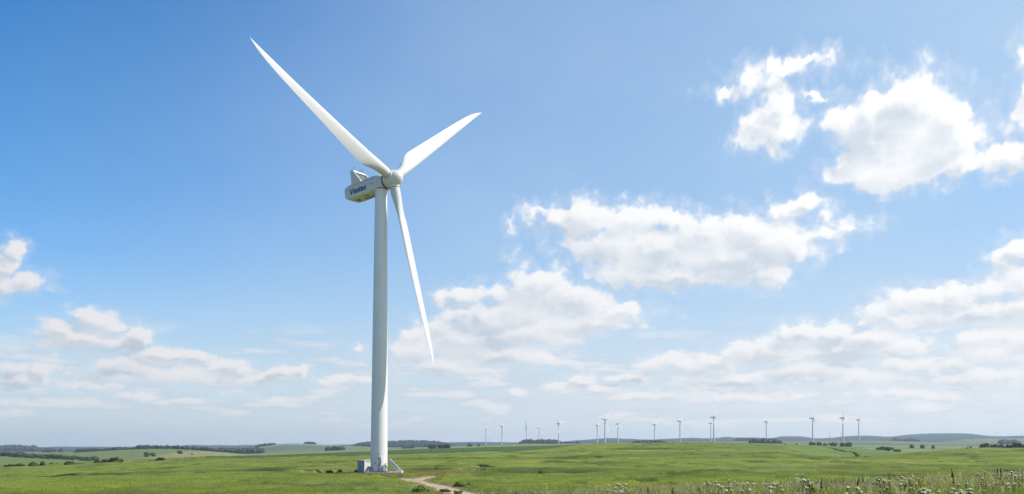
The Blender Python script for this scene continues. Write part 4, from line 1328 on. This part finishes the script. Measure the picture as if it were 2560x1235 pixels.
wood('hazy wood on the far slope at the right edge', [(2496,1101),(2550,1101)], 3100, 3200, 40, 14, seed=15)
wood('hazy hedge across the plain at the right', [(2225,1101),(2300,1100)], 4400, 4500, 30, 14, seed=16)
wood('faint tree belt on the plain left of the middle', [(1405,1108),(1450,1108)], 3600, 3700, 26, 8, seed=17)

# ------------------------------------------------------------------ masts and power line at the right edge
def mast(u, vt, vb, Y, label, name='lattice_mast', arms=False, w=1.3):
    p = at(u, vb, Y); g = float(base_z(np.array([p[0]]), np.array([Y]))[0]); h = float(at(u, vt, Y)[2]) - g
    e_ = empty(name, (p[0], Y, g)); tag(e_, label, 'pylon' if arms else 'mast')
    mb = MB(); n = 7
    for sx in (-1, 1):
        for sy in (-1, 1):
            mb.tube((sx * w, sy * w, 0), (sx * w * .25, sy * w * .25, h), 0.22, n=5)
    mb.build('legs', M['steel'], e_)
    mb = MB()
    for k in range(n):
        f0, f1 = k / n, (k + 1) / n; a, b_ = w * (1 - .75 * f0), w * (1 - .75 * f1)
        mb.tube((-a, -a, h * f0), (b_, -b_, h * f1), 0.12, n=4); mb.tube((a, -a, h * f0), (-b_, -b_, h * f1), 0.12, n=4)
    mb.build('bracing', M['steel'], e_)
    if arms:
        for f, l in ((.98, 9.0), (.80, 7.5)):
            mb = MB(); mb.tube((-l, 0, h * f), (l, 0, h * f), 0.4, n=5); mb.tube((-l, 0, h * f), (0, 0, h * (f + .06)), 0.2, n=4); mb.tube((l, 0, h * f), (0, 0, h * (f + .06)), 0.2, n=4); mb.build('cross_arm', M['steel'], e_)
    return np.array([p[0], Y, g + h])
t1 = mast(2488, 1079, 1091, 7450, 'broad hazy pylon on the skyline near the right edge', 'pylon', True, 5.5)
t2 = mast(2554, 1084, 1090, 7500, 'smaller hazy pylon on the skyline at the right edge', 'pylon', True, 4.0)
mast(2074.3, 1080.5, 1103, 4600, 'thin hazy mast left of the large grey turbine', w=1.0)
mast(2102.3, 1080.5, 1103, 4700, 'thin hazy mast half behind the large grey turbine', w=1.0)
mast(274.5, 1117.5, 1128, 2390, 'tiny dark mast above the far left treeline', w=.8)
mb = MB()
for k in range(24):
    f0, f1 = k / 24, (k + 1) / 24
    s0, s1 = -14 * 4 * f0 * (1 - f0), -14 * 4 * f1 * (1 - f1)
    mb.tube(Vector(t1).lerp(Vector(t2), f0) + Vector((0, 0, s0 * .4)), Vector(t1).lerp(Vector(t2), f1) + Vector((0, 0, s1 * .4)), 0.35, n=4)
wl = mb.build('power_line', M['wire']); tag(wl, 'thin power line sagging between the two skyline pylons', 'power line')

# ------------------------------------------------------------------ grass of the field: crop stems standing above the canopy
def blades(P, hgt, wid, lean, cols, tipcol=None, seg=2, az=None):
    """P (n,3) feet; returns verts, tris, colours of bent tapering blades"""
    n = len(P)
    az = rng.uniform(0, 2 * math.pi, n) if az is None else az
    fa = rng.uniform(0, 2 * math.pi, n)
    dx, dy = np.cos(az) * lean * hgt, np.sin(az) * lean * hgt
    wx, wy = np.cos(fa) * wid / 2, np.sin(fa) * wid / 2
    V, C = [], []
    for k in range(seg + 1):
        f = k / seg
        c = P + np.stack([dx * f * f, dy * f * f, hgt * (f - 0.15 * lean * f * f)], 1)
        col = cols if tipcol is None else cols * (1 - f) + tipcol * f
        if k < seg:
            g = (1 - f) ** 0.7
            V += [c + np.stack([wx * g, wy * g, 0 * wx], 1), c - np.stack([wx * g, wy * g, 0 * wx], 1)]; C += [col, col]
        else:
            V.append(c); C.append(col)
    m = 2 * seg + 1
    VV = np.stack(V, 1).reshape(-1, 3); CC = np.stack(C, 1).reshape(-1, 3)
    tri = []
    for k in range(seg - 1):
        a = 2 * k; tri += [(a, a + 1, a + 3), (a, a + 3, a + 2)]
    tri.append((2 * (seg - 1), 2 * (seg - 1) + 1, 2 * seg))
    T = (np.arange(n)[:, None, None] * m + np.array(tri)[None]).reshape(-1, 3)
    return VV, T, CC

def view_points(n, y0, y1, ua, ub):
    """random places in the strip of ground seen between two photo columns"""
    y = np.sqrt(rng.uniform(y0 ** 2, y1 ** 2, n)); u = rng.uniform(ua, ub, n)
    return (u - 1280) / F * y * CP, y

def crop_layer(name, label, n, y0, y1, hlo, hhi, wid, ua=-160, ub=2720, bright=1.15):
    x, y = view_points(n, y0, y1, ua, ub)
    mk = masks(x, y); path, pad, verge, tram = mk
    keep = (path < .2) & (pad < .5) & (tram < .4) & (rng.random(n) > verge * .5)
    pits = dark_patch(x, y)
    keep &= (pits < 0.5) | (rng.random(n) < .35)
    x, y = x[keep], y[keep]; mk = [q[keep] for q in mk]
    z = base_z(x, y) + canopy(x, y, mk) - 0.25
    c = field_cols(x, y, mk) * rng.uniform(.75, 1.3, (len(x), 1)) * bright
    pale = rng.random(len(x)) < .22
    c[pale] = c[pale] * .6 + np.array([.14, .15, .05]) * .6
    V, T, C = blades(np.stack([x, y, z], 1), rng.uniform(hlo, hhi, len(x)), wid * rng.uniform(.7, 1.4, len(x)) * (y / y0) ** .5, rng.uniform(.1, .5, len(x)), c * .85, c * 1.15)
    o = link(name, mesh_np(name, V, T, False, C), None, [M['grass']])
    tag(o, label, 'crop', None, 'stuff')
crop_layer('crop_grass', 'long green grass in the lower part of the field', 230000, 66, 185, .34, .62, .035, bright=1.35)
crop_layer('crop_grass', 'green crop grass farther up the field', 200000, 185, 330, .30, .42, .06, bright=1.45)
crop_layer('crop_grass', 'crop grass of the far half of the field', 150000, 330, 640, .28, .40, .11, bright=1.5)
# short pad grass and verge
x, y = view_points(60000, 70, 260, 560, 1420)
mk = masks(x, y); kp = (mk[0] < .25) & ((mk[1] > .3) | (mk[2] > .3))
x, y = x[kp], y[kp]; mk = [q[kp] for q in mk]
c = field_cols(x, y, mk) * rng.uniform(.65, 1.35, (len(x), 1)); st_ = rng.random(len(x)) < .35; c[st_] = np.array([.26, .23, .09]) * rng.uniform(.6, 1.1, (st_.sum(), 1))
V, T, C = blades(np.stack([x, y, base_z(x, y) + canopy(x, y, mk) - .05], 1), rng.uniform(.12, .4, len(x)), rng.uniform(.05, .12, len(x)), rng.uniform(.1, .7, len(x)), c, c * 1.1)
tag(link('verge_grass', mesh_np('verge_grass', V, T, False, C), None, [M['grass']]), 'short dry grass round the turbine foot and along the track', 'grass', None, 'stuff')

# dark blades added as shade of the crop edge and ruts, and ditch line
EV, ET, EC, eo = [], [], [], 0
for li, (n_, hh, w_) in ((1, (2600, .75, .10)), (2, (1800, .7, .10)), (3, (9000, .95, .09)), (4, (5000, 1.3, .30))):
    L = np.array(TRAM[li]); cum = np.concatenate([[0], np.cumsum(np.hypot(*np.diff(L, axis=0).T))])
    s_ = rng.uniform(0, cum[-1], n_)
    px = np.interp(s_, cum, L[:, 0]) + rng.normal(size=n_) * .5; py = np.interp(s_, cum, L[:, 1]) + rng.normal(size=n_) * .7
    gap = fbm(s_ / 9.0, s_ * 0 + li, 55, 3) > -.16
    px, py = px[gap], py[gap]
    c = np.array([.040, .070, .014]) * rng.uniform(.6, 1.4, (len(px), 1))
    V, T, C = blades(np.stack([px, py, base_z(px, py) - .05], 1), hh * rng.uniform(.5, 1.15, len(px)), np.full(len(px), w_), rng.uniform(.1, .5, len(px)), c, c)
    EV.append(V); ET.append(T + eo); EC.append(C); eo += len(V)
tag(link('edge_shade_blades', mesh_np('edge_shade_blades', np.concatenate(EV), np.concatenate(ET), False, np.concatenate(EC)), None, [M['grass']]), 'dark blades added as shade along the tracks and edges of the crop', 'grass', None, 'stuff')

# leafy weeds beside the track and around the foot of the tower
M['leafy'] = leaf_mat('leafy_weed_green', (0.075, 0.115, 0.022))
GW = 'leafy weeds along the track and the tower pad'
for a in [(1136,1166,1203,1219,'big leafy weed on the right bank of the track'),(1166,1184,1204,1216,'paler weed clump right of the big one by the track'),(1030,1078,1214,1237,'bright green clump in the middle of the foreground left of the track bend'),
 (1134,1156,1226,1236,'low weed at the lower edge on the track shoulder'),(1098,1126,1222,1231,'small weed tuft growing in the track'),(913,931,1185,1194,'yellowish tuft below the concrete slab'),(842,858,1173,1182,'dark tussock left of the transformer cabinet'),
 (884,896,1174,1182,'dark tussock touching the transformer cabinet'),(815,832,1175,1184,'dark tussock farthest left of the cabinet'),(1342,1362,1176,1190,'lone feathery weed in the field right of the pad'),(655,700,1203,1216,'greyish thistle patch in the left field'),(672,704,1206,1214,'darker weed beside the greyish thistle patch'),
 (1086,1100,1168,1175,'small weed on the dark crop edge behind the slab')]:
    mt = {'yellowish': LBn, 'greyish': LBn, 'dark': LO, 'darker': LO}.get(a[4].split()[0], M['leafy'])
    plant('leafy_weed', *a[:4], a[4], 'weed', mt, 'bush', GW)

# ------------------------------------------------------------------ the near bank with tall weeds
def bank_density(u, y):
    lo = np.interp(u, [1130, 1230, 1500, 1800, 2200, 2560], [0, .35, .75, 1, 1, 1])
    return lo
def bank_pts(n, y0=15, y1=44, ua=1130, ub=2720):
    x, y = view_points(n, y0, y1, ua, ub); u = u_of(x, y)
    k = rng.random(n) < bank_density(u, y)
    return x[k], y[k], u[k]
def bank_top(u): return np.interp(u, [1130, 1300, 1500, 1700, 1900, 2100, 2300, 2450, 2560, 2700], [1229, 1221, 1215, 1211, 1205, 1198, 1191, 1183, 1174, 1168])
def bank_h(x, y, u, f):
    """height so that the tip comes near the weed line of the bank"""
    zt = np.array([at(a, b_, c_)[2] for a, b_, c_ in zip(u, bank_top(u), y)])
    return np.clip((zt - base_z(x, y)) * f, 0.12, 1.5)
x, y, u = bank_pts(170000)
z = base_z(x, y)
k = fbm(u / 60.0, y / 5.0, 91, 3) + .24 * np.exp(-((u - 1990) / 110) ** 2) + .34 * np.exp(-((u - 2350) / 80) ** 2) - .16 * np.exp(-((u - 2510) / 60) ** 2) - .15 * np.exp(-((u - 1240) / 60) ** 2); k2 = fbm(x / 1.2, y / 2.0, 92, 3)
c = np.array([.165, .235, .030]) * np.ones((len(x), 1))
c = np.where((k > .04)[:, None], np.array([.19, .27, .020]), c)
c = np.where((k < -.21)[:, None], np.array([.19, .16, .075]), c)
r1 = rng.random(len(x))
c = np.where((r1 < .09)[:, None], np.array([.36, .31, .17]), c); c = np.where((r1 > .95)[:, None], np.array([.17, .11, .06]), c)
c = c * rng.uniform(.65, 1.35, (len(x), 1))
h = bank_h(x, y, u, rng.uniform(.35, .90, len(x)) + .34 * k2)
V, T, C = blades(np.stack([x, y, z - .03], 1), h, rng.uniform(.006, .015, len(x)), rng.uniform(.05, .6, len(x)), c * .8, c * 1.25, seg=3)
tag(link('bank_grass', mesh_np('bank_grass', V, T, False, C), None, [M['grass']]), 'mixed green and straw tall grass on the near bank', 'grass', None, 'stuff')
# seed heads: thin pale plumes
x, y, u = bank_pts(5000, 15, 40)
h = bank_h(x, y, u, rng.uniform(.62, 1.04, len(x)))
az_ = rng.uniform(0, 6.28, len(x)); ln_ = rng.uniform(.1, .4, len(x))
c = np.where((rng.random(len(x)) < .5)[:, None], np.array([.48, .43, .28]), np.array([.30, .22, .14])) * rng.uniform(.7, 1.2, (len(x), 1))
V, T, C = blades(np.stack([x, y, base_z(x, y)], 1), h, np.full(len(x), .010), ln_, c * .7, c, seg=3, az=az_)
tips = V.reshape(len(x), 7, 3)[:, -1]
VV, TT, CC = [V], [T], [C]; off = len(V)
for q in range(7):
    pp = tips + rng.normal(size=tips.shape) * np.array([.018, .018, .045]) - np.array([0, 0, .05])
    v2, t2_, c2 = blades(pp, rng.uniform(.05, .10, len(x)), np.full(len(x), .014), rng.uniform(.1, .8, len(x)), c, c * 1.15, seg=1)
    VV.append(v2); TT.append(t2_ + off); CC.append(c2); off += len(v2)
tag(link('seed_heads', mesh_np('seed_heads', np.concatenate(VV), np.concatenate(TT), False, np.concatenate(CC)), None, [M['grass']]), 'pale seed heads of the tall bank grasses', 'grass', None, 'stuff')

# umbellifers, docks and yellow weeds on the bank: one plant each
def lump(mb, p, r, flat, r_, amp):
    """a knobbly flower cushion"""
    res = bmesh.ops.create_icosphere(mb.bm, subdivisions=3, radius=1.0)
    for v in res['verts']:
        d = 1 + amp * (mnoise.noise(v.co * 4.5 + Vector((r_.random() * .02 + p.x * 30, p.y * 30, p.z * 9)))) + r_.uniform(-.12, .12)
        v.co = Vector((v.co.x * d * r, v.co.y * d * r, v.co.z * d * r * flat)) + p
def umbel_mesh(seed):
    r_ = np.random.default_rng(seed); mbs = MB()
    top = []
    for i in range(int(r_.integers(4, 7))):
        a = r_.uniform(0, 6.28); q = r_.uniform(.04, .22); hz = r_.uniform(.62, 1.0)
        p = Vector((q * math.cos(a), q * math.sin(a), hz)); b0 = Vector((0, 0, r_.uniform(.2, .5)))
        mbs.tube(b0, p, .008, .005, 5); top.append(p)
    mbs.tube((0, 0, -.05), (0, 0, .6), .012, .008, 6)
    for i in range(9):
        a = r_.uniform(0, 6.28); zz = r_.uniform(.05, .5); l = r_.uniform(.12, .25)
        p = Vector((math.cos(a) * l, math.sin(a) * l, zz + .05)); s = Vector((-math.sin(a), math.cos(a), 0)) * .05
        v = [mbs.bm.verts.new(w) for w in (Vector((0, 0, zz)), p * .6 + s + Vector((0, 0, zz * .4)), p, p * .6 - s + Vector((0, 0, zz * .4)))]
        mbs.bm.faces.new(v)
    heads = []
    for p in top:
        mbh = MB(); R_ = r_.uniform(.023, .042)
        lump(mbh, p, R_, .42, r_, .5)
        for k in range(7):
            a = r_.uniform(0, 6.28); mbs.tube(p - Vector((0, 0, .06)), p + Vector((R_ * .7 * math.cos(a), R_ * .7 * math.sin(a), 0)), .002, n=3)
        heads.append(mbh)
    return mbs, heads
M['stem'] = leaf_mat('weed_stem', (0.085, 0.12, 0.035), .25)
M['umbel'] = painted('cream_umbels', (0.74, 0.71, 0.42), 0.8, 0.08, scale=20)
M['yellow'] = painted('yellow_blossom', (0.50, 0.42, 0.03), 0.8, 0.1, scale=20)
M['dock'] = painted('brown_seed_spike', (0.07, 0.085, 0.03), 0.85, 0.2, scale=20)
def protos(maker, n, m0, m1, n0, n1):
    out = []
    for s in range(n):
        a, b_ = maker(50 + s)
        os_ = [a.build(n0, m0)] + [q.build(n1, m1) for q in (b_ if isinstance(b_, list) else [b_])]
        out.append([q.data for q in os_])
        for q in os_: bpy.data.objects.remove(q)
    return out
UMB = protos(umbel_mesh, 4, M['stem'], M['umbel'], 'stem', 'flower_head')
def dock_mesh(seed):
    r_ = np.random.default_rng(seed); a, b_ = MB(), MB()
    a.tube((0, 0, -.05), (.03, 0, 1.0), .014, .006, 6)
    for i in range(22):
        an = r_.uniform(0, 6.28); zz = r_.uniform(.1, .92); l = r_.uniform(.14, .26) * (1 - zz * .5)
        d_ = Vector((math.cos(an), math.sin(an), .35)); s = Vector((-math.sin(an), math.cos(an), 0)) * l * .22
        v = [a.bm.verts.new(w) for w in (Vector((0, 0, zz)), Vector((0, 0, zz)) + d_ * l * .5 + s, Vector((0, 0, zz)) + d_ * l, Vector((0, 0, zz)) + d_ * l * .5 - s)]
        a.bm.faces.new(v)
    rr = []
    for i in range(26):
        f = i / 25; zz = .74 + .30 * f; q = (.019 * (1 - f) ** .7 + .006) * (1 + .5 * r_.uniform(-1, 1))
        rr.append([Vector((.03 * zz + q * math.cos(t) * r_.uniform(.7, 1.3), q * math.sin(t) * r_.uniform(.7, 1.3), zz)) for t in [k * math.pi / 4 for k in range(8)]])
    b_.loft(rr)
    return a, b_
DOCK = protos(dock_mesh, 3, M['stem'], M['dock'], 'stem', 'seed_spike')
def yellow_mesh(seed):
    r_ = np.random.default_rng(seed); a = MB(); heads = []
    for i in range(12):
        b_ = MB(); heads.append(b_)
        an = r_.uniform(0, 6.28); q = r_.uniform(.02, .35); hz = r_.uniform(.45, 1.0)
        p = Vector((q * math.cos(an), q * math.sin(an), hz)); a.tube((q * .3 * math.cos(an), q * .3 * math.sin(an), -.05), p, .008, .004, 4)
        res = bmesh.ops.create_icosphere(b_.bm, subdivisions=3, radius=1.0)
        for v in res['verts']:
            d = 1 + .6 * mnoise.noise(v.co * 3.5 + Vector((i * 7.1, 0, 0))) + r_.uniform(-.15, .15)
            v.co = Vector((v.co.x * d * .035, v.co.y * d * .035, v.co.z * d * .09)) + p - Vector((0, 0, .06))
        for k in range(5):
            zz = r_.uniform(.1, .7); o_ = p * zz; l = .07; a2 = r_.uniform(0, 6.28)
            v = [a.bm.verts.new(o_ + Vector(w)) for w in ((0, 0, 0), (l * math.cos(a2), l * math.sin(a2), .04), (l * math.cos(a2 + .5), l * math.sin(a2 + .5), 0))]
            a.bm.faces.new(v)
    return a, heads
YEL = protos(yellow_mesh, 2, M['stem'], M['yellow'], 'stem', 'flower_head')

def bank_plant(name, u, vt, label, cat, group, lib, n0, n1, Y=None, wide=1.0):
    Y = random.uniform(19, 30) if Y is None else Y
    x = at(u, 1200, Y)[0]; g = float(base_z(np.array([x]), np.array([Y]))[0])
    h = max(.45, float(at(u, vt, Y)[2]) - g)
    e_ = empty(name, (x, Y, g), random.uniform(0, 6.28)); tag(e_, label, cat, group)
    ms = random.choice(lib)
    for nm, me in [(n0, ms[0])] + [(n1, q) for q in ms[1:]]:
        o = bpy.data.objects.new(nm, me); COL.objects.link(o); o.parent = e_
    e_.scale = (h * wide, h * wide, h)
    e_.rotation_euler = (random.uniform(-.22, .22), random.uniform(-.22, .22), e_.rotation_euler[2])
def up(us, vts, label, grp, near=False):
    for uu, vv in zip(us, vts):
        bank_plant('umbellifer', uu, vv, label, 'wildflower', grp, UMB, 'stem', 'flower_head', Y=random.uniform(14.6, 17) if near else None)
def jit(u0, u1, v0, v1, n):
    return [random.uniform(u0, u1) for _ in range(n)], [random.uniform(v0, v1) for _ in range(n)]
up(*jit(1518, 1556, 1206, 1216, 4), 'cream umbellifer in the small clump at the left end of the bank', 'umbellifers at the left end of the bank')
up(*jit(1775, 1810, 1197, 1210, 5), 'cream umbellifer in the clump under the tallest far turbine', 'umbellifers under the tallest far turbine')
up(*jit(1838, 1865, 1199, 1212, 3), 'cream umbellifer in the little clump left of the yellow weeds', 'umbellifers left of the yellow weeds')
up(*jit(1915, 1945, 1199, 1215, 5), 'cream umbellifer standing among the yellow weeds', 'umbellifers among the yellow weeds')
up([1988, 2000, 1993, 2020, 2028], [1184, 1186, 1192, 1192, 1195], 'tall cream umbellifer rising above the bank right of the yellow weeds', 'tall umbellifers right of the yellow weeds')
up(*jit(2195, 2240, 1184, 1200, 5), 'cream umbellifer in the loose clump along the middle of the bank', 'umbellifers along the middle of the bank')
up(*jit(2265, 2300, 1181, 1190, 4), 'pale umbellifer in the tall clump past the middle of the bank', 'umbellifers past the middle of the bank')
up(*jit(2300, 2350, 1213, 1230, 8), 'big cream umbellifer in the low cluster at the bottom of the bank', 'low umbellifers at the bottom of the bank', True)
up(*jit(2350, 2430, 1205, 1232, 10), 'cream umbellifer in the dense bottom cluster right of the low one', 'dense bottom umbellifers', True)
up(*jit(2435, 2475, 1192, 1212, 5), 'cream umbellifer in the upper clump before the reddish grasses', 'upper umbellifers before the reddish grasses')
up(*jit(2475, 2560, 1166, 1200, 9), 'pale umbellifer high on the bank at the right edge', 'umbellifers at the right edge')
up(*jit(2110, 2160, 1215, 1230, 3), 'small umbellifer low on the bank left of the dense clusters', 'small low umbellifers', True)
GD = 'dark seed stalks on the bank'
for uu, vv, lb in [(1629,1208,'short dark leafy stalk at the left of the bank'),(1688,1209,'thin dark stalk right of the short leafy one'),(1759,1208,'dark stalk just left of the clump under the tallest far turbine'),(1870,1206,'forked dark stalk left of the yellow weeds'),
 (2005,1188,'dark stalk behind the tall umbellifers'),(2030,1189,'upright dark stalk right of the tall umbellifers'),(2046,1191,'dark stalk leaning right of an upright one'),(2122,1184,'tall leafy dark stalk with a budded top'),(2172,1186,'dark stalk in the middle of the bank'),
 (2231,1181,'slim dark stalk past the middle of the bank'),(2393,1169,'tall dark stalk before the right-hand corner'),(2487,1163,'tallest dark stalk on the bank'),(2512,1166,'dark stalk close to the right edge')]:
    bank_plant('dock_stalk', uu, vv + 8, lb, 'weed', GD, DOCK, 'stem', 'seed_spike')
GY = 'yellow blossoming weeds on the bank'
for uu, vv, lb in [(1907,1222,'low yellow weed, left of the yellow group'),(1935,1216,'middle yellow weed of the yellow group'),(1955,1211,'tallest yellow weed of the yellow group'),(2063,1212,'yellow-green weed right of the tall umbellifers'),(2075,1224,'low yellow-green weed at the bottom of the bank'),
 (2312,1199,'yellow-green weed behind the dense clusters'),(2452,1228,'small yellow weed low near the right edge'),(1093,1228,'yellow weed at the bottom left of the track')]:
    bank_plant('yellow_weed', uu, vv, lb, 'wildflower', GY, YEL, 'stem', 'flower_head', Y=None if uu > 1200 else 112, wide=1.3 if uu > 1200 else 3)
